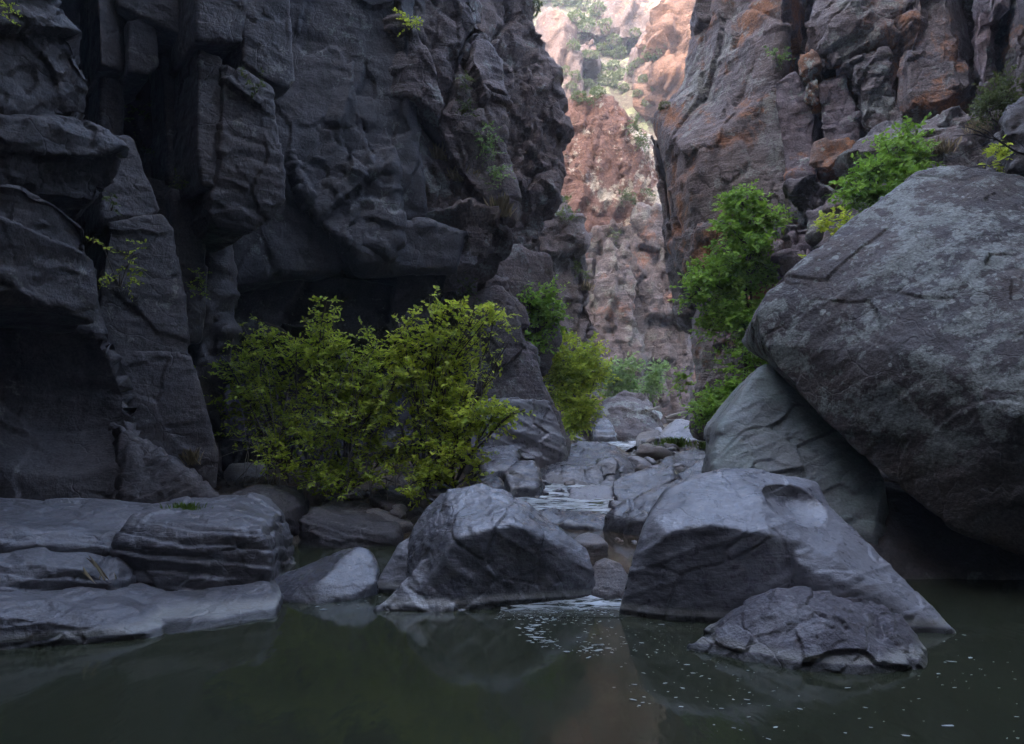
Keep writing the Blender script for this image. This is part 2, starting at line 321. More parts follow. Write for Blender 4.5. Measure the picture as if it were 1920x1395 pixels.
def place(o, loc, parent=None):
    loc = Vector([float(x) for x in loc])
    if parent is not None:
        o.parent = parent; base = parent.location.copy()
        if parent.parent: base += parent.parent.location
        o.location = loc - base
    else: o.location = loc

PENDING = []
def rock(name, hulls, mat, vox=None, parent=None, smooth=2, recipe='worn', k=None, scoop=None, **kw):
    """hulls: list of point lists (convex pieces, world metres); unioned, weathered and finished later in one batch"""
    bm = bmesh.new()
    for pts in hulls:
        vs = [bm.verts.new(p) for p in pts]
        r = bmesh.ops.convex_hull(bm, input=vs)
        junk = list({e for e in r['geom_interior'] + r['geom_unused'] if isinstance(e, bmesh.types.BMVert)})
        if junk: bmesh.ops.delete(bm, geom=junk, context='VERTS')
    me = bpy.data.meshes.new('raw'); bm.to_mesh(me); bm.free()
    o = bpy.data.objects.new(name, me); COL.objects.link(o)
    if vox is None:
        ys = [p[1] for h in hulls for p in h]; vox = max(0.016, 0.0036 * max(3, np.percentile(ys, 25)))
    md = o.modifiers.new('r', 'REMESH'); md.mode = 'VOXEL'; md.voxel_size = vox
    if smooth:
        ms = o.modifiers.new('s', 'SMOOTH'); ms.factor = 0.5; ms.iterations = smooth
    PENDING.append((o, mat, parent, recipe, k or {}, scoop)); tag(o, **kw); return o
def finish_rocks():
    dg = bpy.context.evaluated_depsgraph_get(); dg.update()
    for o, mat, parent, recipe, k, scoop in PENDING:
        me = bpy.data.meshes.new_from_object(o.evaluated_get(dg)); n = len(me.vertices)
        old = o.data; o.modifiers.clear(); o.data = me; bpy.data.meshes.remove(old)
        co = np.empty(n * 3, np.float32); me.vertices.foreach_get('co', co); co = co.reshape(-1, 3)
        for c, r in (scoop or []):
            r = np.array(r, np.float32); dv = (co - np.array(c, np.float32)) / r; L = np.linalg.norm(dv, axis=1); m = L < 1
            co[m] = np.array(c, np.float32) + dv[m] / np.maximum(L[m], 1e-4)[:, None] * r
        if scoop: me.vertices.foreach_set('co', co.ravel()); me.update()
        no = np.empty(n * 3, np.float32); me.vertex_normals.foreach_get('vector', no); no = no.reshape(-1, 3)
        if recipe:
            d = RECIPE[recipe](co + k.get('seed', 0) * 3.7, no, k); co = co + no * d[:, None]
        o0 = np.array(((co[:, 0].min() + co[:, 0].max()) / 2, (co[:, 1].min() + co[:, 1].max()) / 2, co[:, 2].min()), np.float32)
        me.vertices.foreach_set('co', (co - o0).ravel())
        me.polygons.foreach_set('use_smooth', np.ones(len(me.polygons), bool)); me.name = o.name
        me.materials.clear(); me.materials.append(mat); me.update(); place(o, o0, parent)
def P(pts, back=(0, 1.5, 0), shrink=0.0, drop=None):
    """front points (px,py,Y) plus the same points pushed into the rock by `back`; drop: also a copy at height drop"""
    f = [W(*p) for p in pts]; c = np.mean(f, 0)
    b = [tuple(np.array(p) * (1 - shrink) + c * shrink + np.array(back)) for p in f]
    out = f + b
    if drop is not None:
        m = np.mean(out, 0); out += [(m[0] + 1.07 * (p[0] - m[0]), m[1] + 1.07 * (p[1] - m[1]), drop) for p in out]
    return out
def box(x0, x1, y0, y1, z0, z1, lean=0.0):
    return [(x + (lean if z == z1 else 0), y, z) for x in (x0, x1) for y in (y0, y1) for z in (z0, z1)]

# ------------------------------------------------------------------ cliffs (the setting)
def cliff(name, label, loc): return empty(name, loc, label=label, kind='structure')
LB = (-2.2, 1.6, 0)

c = cliff('cliff_near_left', 'dark overhanging rock wall beside the pool with a smooth hollow at its foot', (-6, 8, 0))
kk = dict(dip=-22, s=1.0)
rock('rock_mass', [P([(-160, -260, 6.6), (40, -260, 7.2), (70, -60, 7.3), (-160, 200, 6.6), (60, 200, 7.3)], LB),
                   P([(-160, -100, 6.5), (60, -60, 7.2), (95, 20, 7.4), (150, 95, 7.6), (177, 150, 7.8), (165, 215, 7.9), (60, 232, 7.3), (-160, 200, 6.5)], LB)],
     M['near'], parent=c, recipe='cliff', k=dict(dip=-38, s=1.15, seed=1, a=0.62, cell=(0.55, 0.55, 1.0)))
rock('rock_shelf', [P([(-160, 200, 6.5), (60, 222, 7.2), (150, 212, 7.7), (226, 285, 7.9), (224, 330, 7.95), (192, 385, 7.9), (60, 375, 7.4), (-160, 340, 6.6)], LB)],
     M['near'], parent=c, recipe='cliff', k=dict(dip=-25, s=1.1, seed=2, a=0.55, cell=(0.5, 0.5, 1.1)))
rock('rock_bulge', [P([(-160, 330, 6.4), (40, 335, 7.0), (120, 368, 7.5), (176, 420, 7.8), (183, 500, 7.9), (176, 606, 7.9), (120, 560, 7.5), (30, 545, 7.0), (-160, 560, 6.4)], LB)],
     M['near'], parent=c, recipe='wall', k=dict(dip=-14, s=1.2, seed=3, a=0.8, cell=(0.5, 0.5, 0.9)))
rock('hollow_wall', [P([(-160, 470, 8.0), (170, 530, 8.6), (192, 640, 8.5), (200, 700, 8.45), (216, 780, 8.4), (225, 975, 8.05), (-160, 990, 7.4)], LB),
                     P([(120, 740, 8.45), (225, 790, 8.4), (262, 850, 8.3), (300, 960, 8.0), (120, 980, 7.8)], LB)],
     M['near'], parent=c, recipe='wall', k=dict(s=1.3, a=0.45, dip=3), scoop=[(W(40, 720, 7.0), (1.5, 1.75, 1.3))])
rock('rock_foot', [P([(225, 800, 8.4), (290, 845, 8.3), (350, 880, 8.2), (398, 930, 8.05), (436, 975, 7.85), (240, 980, 7.8)], (-1, 1, 0))],
     M['near'], parent=c, recipe='worn', k=dict(dip=-40, s=0.9, terr=0.08, tf=4))
rock('upper_ledge', [P([(218, 1112, 6.2), (500, 1088, 6.3), (503, 1045, 6.36), (485, 1000, 6.42), (425, 962, 6.75), (250, 978, 6.45), (216, 1020, 6.25)], (-0.3, 1.5, 0), drop=-0.4)],
     M['ledge'], vox=0.018, parent=c, recipe='worn', k=dict(dip=7, s=0.75, terr=0.05, tf=5.5))
rock('sloping_ledge', [P([(-160, 962, 7.0), (310, 965, 7.2), (300, 1000, 6.6), (228, 1032, 6.28), (60, 1018, 6.0), (-160, 1004, 5.6)], (-0.2, 1.2, 0), drop=-0.4)],
     M['ledge'], parent=c, recipe='worn', k=dict(dip=4, s=0.8, terr=0.09, tf=6))
rock('lower_block', [P([(-160, 1040, 5.35), (40, 1046, 5.65), (150, 1064, 5.75), (206, 1090, 5.85), (212, 1115, 5.85), (-160, 1140, 5.1)], (-0.2, 0.8, 0), drop=-0.4)],
     M['ledge'], parent=c, recipe='worn', k=dict(dip=10, s=0.7, terr=0.09, tf=5, seed=4))
rock('shore_rock', [P([(-160, 1128, 4.9), (100, 1122, 5.3), (230, 1136, 5.5), (280, 1160, 5.45), (306, 1190, 5.35), (310, 1200, 5.25), (-160, 1240, 4.8)], (-0.1, 0.8, -0.05), drop=-0.5)],
     M['ledge'], vox=0.016, parent=c, recipe='worn', k=dict(dip=-8, s=0.6, terr=0.07, tf=4, seed=5))
rock('sloping_slab', [P([(222, 1118, 6.15), (500, 1090, 6.3), (516, 1130, 5.95), (518, 1157, 5.77), (420, 1172, 5.6), (315, 1192, 5.3), (240, 1135, 5.75)], (-0.1, 0.5, -0.05), drop=-0.5)],
     M['ledge'], vox=0.016, parent=c, recipe='worn', k=dict(dip=6, s=0.5, a=0.55, ridge=0.01))
rock('cliff_top', [box(-13, -5.6, -30, 7.8, 6.5, 15, -0.5), box(-12, -5.3, -30, 5.6, -1, 8)], M['near'], vox=0.35, parent=c, recipe='cliff', k=dict(s=2.5), smooth=2)

c = cliff('cliff_left_columns', 'tall jointed rock columns with hanging blocks left of the dark wall', (-6, 10, 0))
CB = (-1.6, 1.8, 0)
rock('back_wall', [P([(120, -260, 10.4), (420, -260, 11.2), (430, 900, 11.0), (120, 960, 10.2)], (-3, 2.5, 0))], M['near'], vox=0.06, parent=c, recipe='cliff', k=dict(cell=(0.8, 0.8, 0.3), dip=3))
cols = [
 ('rock_column', [(205, 415, 8.8), (300, 402, 9.2), (324, 430, 9.3), (345, 560, 9.3), (352, 690, 9.3), (190, 690, 8.7), (183, 560, 8.7)], 'worn', dict(dip=5, s=1.0, seed=6)),
 ('column_foot', [(196, 660, 8.75), (352, 660, 9.25), (362, 720, 9.3), (394, 800, 9.3), (408, 860, 9.25), (406, 918, 9.2), (300, 900, 9.0), (212, 820, 8.7)], 'worn', dict(dip=3, s=1.3, seed=7, a=0.8)),
 ('rock_wedge', [(188, 250, 8.9), (250, 258, 9.15), (275, 330, 9.2), (300, 392, 9.25), (292, 408, 9.25), (192, 425, 8.8)], 'worn', dict(dip=-30, s=1.0, seed=8)),
 ('rock_column', [(180, -60, 9.4), (236, -60, 9.8), (240, 120, 9.8), (228, 136, 9.75), (190, 120, 9.4)], 'worn', dict(dip=5, s=1.0, seed=9)),
 ('pale_block', [(240, 40, 9.6), (268, 32, 9.7), (293, 52, 9.8), (298, 122, 9.8), (282, 140, 9.75), (240, 134, 9.6)], 'worn', dict(s=0.7, seed=10, a=0.7)),
 ('rock_block', [(215, -120, 9.5), (365, -120, 10.0), (366, 30, 10.0), (340, 66, 9.9), (290, 52, 9.8), (262, 32, 9.7), (222, 10, 9.5)], 'worn', dict(s=1.2, seed=11)),
 ('rock_column', [(190, 140, 9.8), (228, 140, 10.0), (230, 330, 10.0), (222, 400, 10.0), (190, 400, 9.7)], 'worn', dict(s=1.0, seed=12)),
 ('rock_column', [(300, 100, 10.2), (366, 100, 10.5), (368, 290, 10.5), (350, 330, 10.4), (318, 340, 10.2)], 'worn', dict(s=1.0, seed=13)),
 ('rock_column', [(322, 355, 10.0), (382, 372, 10.3), (390, 410, 10.35), (384, 560, 10.3), (372, 640, 10.3), (336, 640, 10.1)], 'worn', dict(s=1.0, seed=14)),
 ('rock_column', [(270, 330, 10.2), (322, 340, 10.3), (334, 420, 10.3), (330, 640, 10.3), (290, 640, 10.2)], 'worn', dict(s=1.0, seed=15)),
 ('overhang_block', [(366, -140, 9.3), (462, -140, 9.6), (462, 30, 9.6), (452, 78, 9.6), (368, 76, 9.3)], 'worn', dict(s=1.2, seed=16, a=0.7)),
 ('hanging_column', [(452, -140, 9.7), (536, -140, 9.9), (545, 60, 9.95), (552, 150, 9.95), (538, 166, 9.9), (502, 150, 9.75), (456, 116, 9.6)], 'worn', dict(s=1.0, seed=17)),
 ('hanging_block', [(420, 118, 9.5), (470, 150, 9.6), (510, 166, 9.75), (522, 240, 9.8), (528, 300, 9.8), (530, 372, 9.8), (520, 400, 9.75), (480, 436, 9.65), (405, 428, 9.5), (392, 396, 9.4), (415, 300, 9.4)], 'worn', dict(s=1.0, seed=18, dip=5, block=0.09, chip=0.05, terr=0.05, tf=5)),
 ('hanging_column', [(372, 90, 9.5), (418, 108, 9.6), (424, 240, 9.6), (430, 335, 9.6), (414, 352, 9.5), (380, 345, 9.4), (370, 250, 9.4)], 'worn', dict(s=1.0, seed=19)),
]
for nm, pts, rc, k in cols:
    rock(nm, [P(pts, CB, shrink=0.0)], M['near'], vox=0.028, parent=c, recipe=rc, k=dict(k, a=0.55 * k.get('a', 1.0)), smooth=1)
rock('cliff_top', [box(-15, -6.2, 8, 12.5, 8.8, 16, -1.0), box(-14, -8.2, 6, 12, -1, 12)], M['near'], vox=0.35, parent=c, recipe='cliff', k=dict(s=2.5), smooth=2)

c = cliff('cliff_main_left', 'broad dark rock wall with an undercut nose behind the leafy shrubs', (-4, 13, 0))
DB = (-1.5, 3.0, 0)
rock('dark_wall', [P([(380, -260, 11.4), (640, -260, 11.9), (742, -260, 12.3), (745, 60, 12.2), (768, 250, 12.3), (802, 370, 12.5), (806, 432, 12.5), (700, 500, 12.2), (560, 490, 11.9), (380, 530, 11.5)], DB)],
     M['dark'], vox=0.04, parent=c, recipe='wall', k=dict(s=1.8, dip=6, a=0.65, cell=(0.6, 0.6, 0.3)))
rock('dark_plate', [P([(560, 190, 12.15), (650, 130, 12.25), (700, 150, 12.3), (742, 290, 12.15), (752, 452, 12.0), (728, 474, 11.95), (660, 462, 11.8), (606, 425, 11.75), (548, 320, 11.8)], (-0.3, 1.2, 0.2))],
     M['dark'], parent=c, recipe='cliff', k=dict(s=1.5, dip=12, seed=4, a=0.6, cell=(0.8, 0.8, 0.6)), smooth=1)
rock('wall_base', [P([(385, 490, 11.85), (560, 482, 12.1), (700, 492, 12.3), (845, 500, 12.6), (838, 560, 12.6), (790, 620, 12.4), (700, 655, 12.2), (560, 626, 12.05), (385, 620, 11.8)], DB),
                   P([(385, 600, 12.2), (800, 590, 13.0), (850, 700, 13.2), (900, 880, 13.2), (385, 900, 12.0)], DB)],
     M['dark'], vox=0.04, parent=c, recipe='wall', k=dict(s=1.4, dip=4, seed=2))
rock('overhang_lip', [P([(640, 440, 12.0), (800, 420, 12.3), (870, 440, 12.45), (850, 508, 12.4), (760, 506, 12.2), (680, 496, 12.0)], (-0.4, 1.4, 0.1))], M['dark'], parent=c, recipe='wall', k=dict(s=1.4, dip=4, seed=6, a=0.6))
rock('undercut_nose', [P([(800, 398, 12.4), (900, 386, 12.6), (940, 394, 12.7), (960, 420, 12.8), (960, 450, 12.8), (938, 482, 12.8), (846, 514, 12.5), (760, 482, 12.3)], (-0.6, 1.6, 0))],
     M['mid'], parent=c, recipe='rough', k=dict(s=3.0, dip=4, a=0.8))
rock('slanting_face', [P([(738, -260, 12.7), (880, -260, 13.4), (892, 60, 13.6), (902, 250, 13.7), (920, 340, 13.5), (945, 395, 13.2), (800, 402, 12.8), (764, 240, 12.7)], DB)],
     M['mid'], vox=0.04, parent=c, recipe='cliff', k=dict(s=1.6, cell=(0.8, 0.8, 0.45), dip=-28, a=0.9))
rock('smooth_facet', [P([(742, -10, 12.5), (795, -20, 12.7), (800, 80, 12.8), (796, 172, 12.75), (770, 165, 12.6), (742, 90, 12.4)], (-0.3, 1, 0))],
     M['near'], parent=c, recipe='worn', k=dict(s=1.2, dip=-30, a=0.7))
rock('smooth_facet', [P([(770, 170, 12.6), (800, 165, 12.75), (840, 220, 12.9), (872, 290, 13.0), (850, 300, 12.85), (806, 250, 12.6)], (-0.3, 1, 0))],
     M['near'], parent=c, recipe='worn', k=dict(s=1.2, dip=-30, a=0.7, seed=3))
rock('wall_foot', [P([(935, 545, 14.2), (975, 590, 14.4), (1010, 690, 14.4), (1040, 775, 14.3), (1060, 832, 14.1), (1000, 860, 13.9), (890, 860, 13.4), (872, 700, 13.6), (868, 570, 13.9)], (-0.8, 2.0, 0), drop=0.1)],
     M['mid'], vox=0.035, parent=c, recipe='wall', k=dict(s=1.3, dip=30, a=0.8))
rock('smooth_foot', [P([(884, 752, 13.3), (960, 742, 13.7), (1034, 748, 14.0), (1046, 795, 13.95), (1060, 832, 13.85), (1052, 850, 13.7), (980, 872, 13.4), (884, 872, 13.0)], (-0.6, 1.0, 0), drop=0.1)], M['boulder'], vox=0.03, parent=c, recipe='worn', k=dict(s=1.6, dip=20, block=0.02), smooth=4)
rock('back_wall', [P([(780, 440, 16.0), (960, 440, 16.2), (1000, 900, 15.4), (780, 900, 15)], (-2, 2, 0))], M['dark'], vox=0.08, parent=c, recipe='cliff', k=dict(s=1.4))
rock('rough_cap', [P([(868, 510, 14.4), (930, 530, 14.6), (975, 580, 14.7), (1005, 680, 14.7), (960, 660, 14.2), (880, 600, 13.9)], (-0.8, 1.6, 0))],
     M['mid'], parent=c, recipe='rough', k=dict(s=3.0, dip=20))
rock('cliff_top', [box(-15, -3.2, 12.8, 18, 9.5, 17, -1.5)], M['dark'], vox=0.4, parent=c, recipe='cliff', k=dict(s=2.5), smooth=2)

c = cliff('cliff_left_bend', 'dark craggy cliff where the gorge bends, standing against the pink far wall', (-1, 18, 0))
rock('crag', [P([(860, -260, 16.8), (945, -260, 17.6), (962, 0, 18.0), (990, 60, 18.1), (1000, 130, 18.2), (900, 140, 16.8)], (-2, 4, 0)),
              P([(880, 120, 16.8), (998, 125, 18.2), (1032, 186, 18.3), (1041, 240, 18.3), (1042, 300, 18.3), (1030, 352, 18.2), (900, 420, 16.9)], (-2, 4, 0)),
              P([(890, 330, 16.9), (1032, 340, 18.1), (1020, 400, 18.0), (1026, 470, 18.0), (1016, 545, 17.9), (1010, 580, 17.6), (930, 560, 17.0)], (-2, 4, 0))],
     M['mid'], vox=0.055, parent=c, recipe='cliff', k=dict(s=1.7, dip=6, cell=(0.9, 0.9, 0.6)), scoop=[(W(905, 90, 16.2), (0.35, 1.3, 0.75))])
rock('crag_root', [P([(930, 500, 16.2), (975, 470, 16.4), (1030, 480, 16.9), (1046, 560, 17.2), (1050, 640, 17.0), (1020, 700, 16.6), (940, 640, 16.0)], (-1, 2.4, 0))],
     M['mid'], vox=0.05, parent=c, recipe='worn', k=dict(s=2.5, dip=50))
rock('cliff_top', [box(-16, 0.0, 19.0, 26, 10, 17, -1.8)], M['mid'], vox=0.4, parent=c, recipe='cliff', k=dict(s=2.5), smooth=2)

c = cliff('cliff_left_spur', 'low grassy dark crag at the foot of the pink tower', (2, 25, 0))
rock('spur', [P([(1020, 360, 25), (1058, 365, 25), (1072, 410, 25), (1084, 480, 25), (1108, 518, 25), (1122, 600, 24.6), (1116, 700, 24), (1110, 800, 23.5), (1000, 820, 23), (990, 500, 24)], (-3, 4, 0))],
     M['mid'], vox=0.08, parent=c, recipe='cliff', k=dict(s=1.8))

c = cliff('cliff_pink_tower', 'pink rock tower with rust streaks filling the end of the gorge', (5, 38, 0))
rock('tower_face', [P([(1010, 235, 37), (1060, 204, 37), (1110, 190, 37), (1150, 180, 37), (1176, 205, 37.2), (1196, 250, 37.4), (1236, 310, 37.8), (1262, 420, 37.8), (1262, 520, 37), (1240, 800, 36), (1010, 800, 36)], (0, 8, 0))],
     M['pink'], vox=0.13, parent=c, recipe='cliff', k=dict(s=2.4, dip=3, cell=(1.4, 1.4, 0.45), a=0.75))
rock('lower_face', [P([(1020, 500, 36), (1060, 450, 36.3), (1110, 470, 36.2), (1160, 420, 36.4), (1230, 440, 36.4), (1250, 800, 35), (1020, 800, 35)], (0, 5, 0))], M['fargrey'], vox=0.12, parent=c, recipe='cliff', k=dict(s=2.3, dip=3, cell=(1.1, 1.1, 0.45), seed=7))
rock('tower_shoulder', [P([(1200, 380, 36), (1260, 400, 36), (1300, 560, 36), (1300, 800, 35), (1178, 800, 35), (1180, 480, 35.8)], (1, 6, 0))],
     M['fargrey'], vox=0.13, parent=c, recipe='cliff', k=dict(s=2.2, dip=-6, cell=(1.0, 1.0, 0.5)))
rock('purple_pillar', [P([(1128, 520, 35.2), (1150, 470, 35.6), (1176, 455, 35.8), (1190, 520, 35.2), (1186, 640, 34.2), (1190, 790, 33.8), (1128, 790, 33.8), (1134, 640, 34.2)], (0, 4, 0))],
     M['fargrey'], vox=0.12, parent=c, recipe='cliff', k=dict(s=1.9, cell=(1.0, 1.0, 0.6), a=1.0))

hill = rock('hill', [[(-20, 50, -2), (60, 50, -2), (-20, 58, 24), (70, 58, 24), (-30, 140, 112), (110, 140, 112), (-30, 150, -2), (110, 150, -2), (-40, 170, 122), (120, 170, 122)]],
     M['tan'], vox=0.7, recipe='cliff', k=dict(s=5, a=0.55), label='pale dry hillside with scattered shrubs beyond the gorge', kind='structure')
c = cliff('cliff_far_rim', 'pale pink sunlit crags on the far hillside', (10, 75, 20))
FR = [('crag', [(1004, 90, 61), (1016, 24, 61), (1036, 14, 61), (1056, 30, 61), (1068, 80, 61), (1090, 130, 60), (1094, 200, 60), (1000, 200, 60)], 'pale', dict(s=3.6, cell=(1.3, 1.3, 0.35))),
      ('rim_wall', [(1078, 34, 74), (1112, 4, 74), (1150, -20, 74), (1200, -40, 74), (1256, -40, 73), (1262, 70, 72), (1220, 74, 72), (1150, 72, 72), (1110, 62, 72), (1080, 60, 72)], 'pale', dict(s=4.5, cell=(1.5, 1.5, 0.3))),
      ('crag', [(1192, 110, 66), (1206, 66, 66), (1232, 50, 66), (1246, 110, 65), (1236, 154, 65), (1200, 150, 65)], 'pale', dict(s=3.5, cell=(1.3, 1.3, 0.35), seed=2)),
      ('crag', [(1086, 84, 67), (1100, 66, 67), (1118, 78, 67), (1126, 112, 66), (1090, 112, 66)], 'pale', dict(s=3.0, cell=(1.3, 1.3, 0.35), seed=3)),
      ('orange_crag', [(1246, 60, 58), (1256, -60, 58), (1420, -60, 58), (1420, 150, 57), (1300, 160, 57), (1250, 128, 57)], 'orangepink', dict(s=3.5, cell=(1.5, 1.5, 0.6), seed=5, a=1.5))]
for nm, pts, mt, k in FR: rock(nm, [P(pts, (0, 16, 0))], M[mt], vox=0.26, parent=c, recipe='cliff', k=k)

c = cliff('cliff_right', 'broken purple and rust stained rock wall on the right of the gorge', (8, 16, 0))
RB = (2.2, 3.0, 0)
rock('promontory', [P([(1372, -260, 19), (1365, -60, 19), (1338, 60, 19), (1318, 110, 19), (1278, 162, 19.2), (1350, 200, 17.6), (1452, 180, 16.4), (1500, -260, 16.4)], RB),
                    P([(1278, 158, 19.2), (1262, 188, 19.3), (1230, 212, 19.5), (1228, 242, 19.5), (1244, 330, 19.3), (1258, 420, 19.1), (1266, 500, 19), (1300, 300, 17.4), (1300, 500, 17.4), (1452, 180, 16.4), (1490, 480, 16)], RB)],
     M['right'], vox=0.05, parent=c, recipe='cliff', k=dict(s=1.9, dip=-12, cell=(0.55, 0.55, 0.32), a=0.52), scoop=[(W(1305, 265, 16.3), (0.62, 1.5, 1.0))])
rock('promontory_foot', [P([(1254, 430, 18.6), (1260, 500, 18.4), (1280, 575, 18.2), (1302, 610, 18), (1306, 740, 17.6), (1310, 810, 17), (1440, 800, 16), (1500, 480, 15.8), (1330, 430, 17)], RB)],
     M['right'], vox=0.05, parent=c, recipe='cliff', k=dict(s=1.5, dip=-10, cell=(0.7, 0.7, 0.5), a=0.7, seed=1))
rock('dark_rib', [P([(1220, 250, 19.8), (1236, 300, 19.6), (1254, 440, 19.2), (1270, 540, 18.9), (1290, 600, 18.5), (1276, 600, 18.9), (1254, 500, 19.3)], (0.6, 1.2, 0))], M['mid'], vox=0.05, parent=c, recipe='worn', k=dict(s=2))
rock('hanging_knob', [P([(1302, 12, 18.2), (1312, -20, 18.2), (1340, -20, 18.2), (1342, 20, 18.2), (1328, 42, 18.2), (1310, 36, 18.2)], (0.2, 1, 0))], M['mid'], vox=0.04, parent=c, recipe='worn', k=dict(s=1.5))
blocks = [
 ('rock_face', [(1448, 158, 16.0), (1490, 128, 16.0), (1530, 210, 15.8), (1528, 300, 15.7), (1522, 340, 15.7), (1478, 350, 15.8), (1462, 260, 15.9)], 'purple', 'worn', dict(s=1.6, dip=10)),
 ('stained_block', [(1497, 100, 15.6), (1530, 94, 15.6), (1536, 150, 15.5), (1526, 186, 15.5), (1510, 176, 15.6)], 'rust', 'rough', dict(s=2.5)),
 ('rock_face', [(1532, 150, 15.6), (1584, 136, 15.5), (1606, 200, 15.4), (1616, 260, 15.3), (1600, 285, 15.3), (1540, 268, 15.5)], 'purple', 'worn', dict(s=1.6, dip=-20, seed=2)),
 ('rusty_step', [(1524, 266, 15.4), (1600, 262, 15.2), (1606, 300, 15.1), (1560, 322, 15.1), (1524, 318, 15.3)], 'rust', 'rough', dict(s=2.5, seed=3)),
 ('rock_face', [(1478, 340, 15.7), (1520, 336, 15.6), (1520, 400, 15.5), (1502, 420, 15.6), (1486, 390, 15.7)], 'purple', 'worn', dict(s=1.6, seed=4)),
 ('rock_buttress', [(1556, -260, 15.8), (1690, -260, 15.4), (1700, 60, 15.3), (1690, 170, 15.2), (1640, 180, 15.2), (1574, 120, 15.4), (1528, 60, 15.8)], 'right', 'cliff', dict(s=1.4, dip=25, seed=5)),
 ('rock_buttress', [(1600, 110, 15.2), (1660, 90, 15.1), (1694, 180, 14.9), (1696, 240, 14.8), (1650, 250, 14.9), (1616, 250, 15)], 'mid', 'cliff', dict(s=1.3, dip=30, seed=6)),
 ('smooth_buttress', [(1704, -260, 15), (1800, -260, 14.6), (1806, 80, 14.5), (1818, 158, 14.3), (1770, 190, 14.3), (1706, 196, 14.6), (1700, 60, 14.8)], 'right', 'wall', dict(s=1.6, seed=7)),
 ('rock_buttress', [(1812, -260, 14.4), (1888, -260, 14), (1892, 150, 13.8), (1850, 180, 13.8), (1826, 150, 14)], 'purple', 'cliff', dict(s=1.4, cell=(0.9, 0.9, 0.3), seed=8)),
 ('rock_buttress', [(1896, -260, 13.8), (2060, -260, 13), (2060, 180, 13), (1900, 180, 13.6)], 'right', 'cliff', dict(s=1.4, cell=(0.9, 0.9, 0.3), seed=9)),
 ('rubble_block', [(1478, 345, 14.6), (1530, 330, 14.4), (1560, 350, 14.3), (1556, 400, 14.2), (1500, 410, 14.4)], 'mid', 'rough', dict(s=2.5, seed=10)),
 ('rubble_block', [(1510, 395, 14), (1550, 392, 13.9), (1556, 430, 13.8), (1520, 440, 13.9)], 'right', 'rough', dict(s=2.5, seed=11)),
 ('rubble_block', [(1474, 420, 14.6), (1516, 425, 14.4), (1530, 480, 14.2), (1480, 500, 14.4)], 'purple', 'rough', dict(s=2.5, seed=12)),
]
for nm, pts, mt, rc, k in blocks:
    rock(nm, [P(pts, (1.4, 2.2, 0))], M[mt], vox=0.045, parent=c, recipe=rc, k=k)
rock('wall_core', [P([(1460, -260, 17.5), (2060, -260, 14.6), (2060, 330, 14.4), (1460, 600, 17.0)], (2, 3, 0))], M['mid'], vox=0.09, parent=c, recipe='cliff', k=dict(s=1.6))
rock('sloping_terrace', [P([(1560, 340, 13.6), (1640, 262, 14.2), (1720, 226, 14.2), (1860, 190, 13.8), (2060, 150, 13.2), (2060, 500, 10.8), (1620, 520, 12.2), (1530, 480, 13.2)], (1.5, 1.5, -0.5), drop=0.5)],
     M['mid'], vox=0.05, parent=c, recipe='rough', k=dict(s=3.5, a=0.9))
rock('dark_block', [P([(1884, 200, 10.6), (1920, 182, 10.6), (2000, 190, 10.4), (2000, 330, 10), (1890, 320, 10.2)], (0.8, 1.2, 0))], M['near'], parent=c, recipe='rough', k=dict(s=2))
rock('cliff_top', [box(9.6, 18, 9, 15.5, 4, 14, 0.8), box(8.8, 18, 17.5, 23, 12, 18, 1.2), box(8.2, 17, -30, 10, 3.5, 13, 0.8), box(6.5, 16, -30, 3.0, -1, 6)], M['mid'], vox=0.4, parent=c, recipe='cliff', k=dict(s=2.5), smooth=2)
rock('shade_wall_behind', [box(-34, 36, -26, -11, -1, 63)], M['near'], vox=0.5, recipe='cliff', k=dict(s=3), label='added unseen rock wall downstream of the pool, blocking sun and sky', kind='structure')  # unseen wall behind the camera, added and sized to shade the gorge

# ------------------------------------------------------------------ boulders
E = [[W(*p) for p in [(1424, 588, 8.3), (1442, 550, 8.35), (1484, 512, 8.4), (1532, 480, 8.5), (1602, 416, 8.7), (1640, 398, 8.7), (1690, 362, 8.7), (1722, 333, 8.8), (1765, 320, 8.8), (1850, 322, 8.6), (2000, 340, 8.3), (2400, 460, 7.6), (2500, 900, 6.6),
      (1430, 645, 8.1), (1452, 694, 8.0), (1506, 734, 7.8), (1566, 780, 7.6), (1650, 888, 7.2), (1800, 992, 6.7), (1920, 1042, 6.45), (2300, 1120, 6.2), (1560, 560, 7.7), (1700, 480, 7.6), (1800, 470, 7.4), (1700, 660, 6.9), (1780, 700, 6.6), (1900, 780, 6.2), (2100, 650, 6.0)]]]
E[0] += [(x + 0.5, y + 2.2, z - 0.1) for x, y, z in E[0][:13]]
rock('giant_boulder', E, M['lichen'], vox=0.022, smooth=2, recipe='worn', k=dict(s=1.5, dip=-30, a=0.8, crack=0.004, seed=1, cell=(0.6, 0.6, 0.7), ridge=0.003, block=0.014), label='giant overhanging boulder covered in pale lichen leaning over the pool', cat='boulder')
rock('boulder', [P([(1436, 690, 9.0), (1396, 740, 8.7), (1352, 800, 8.4), (1340, 870, 8.15), (1344, 905, 8.0), (1400, 980, 7.7), (1640, 1000, 7.4), (1660, 900, 7.7), (1600, 820, 8.4), (1520, 740, 8.8)], (0.3, 1.6, -0.1), drop=-0.3)],
     M['greenish'], vox=0.022, recipe='worn', k=dict(s=1.1, dip=-25, seed=2, a=0.7), label='pale green tinged boulder wedged under the giant lichened boulder', cat='boulder')
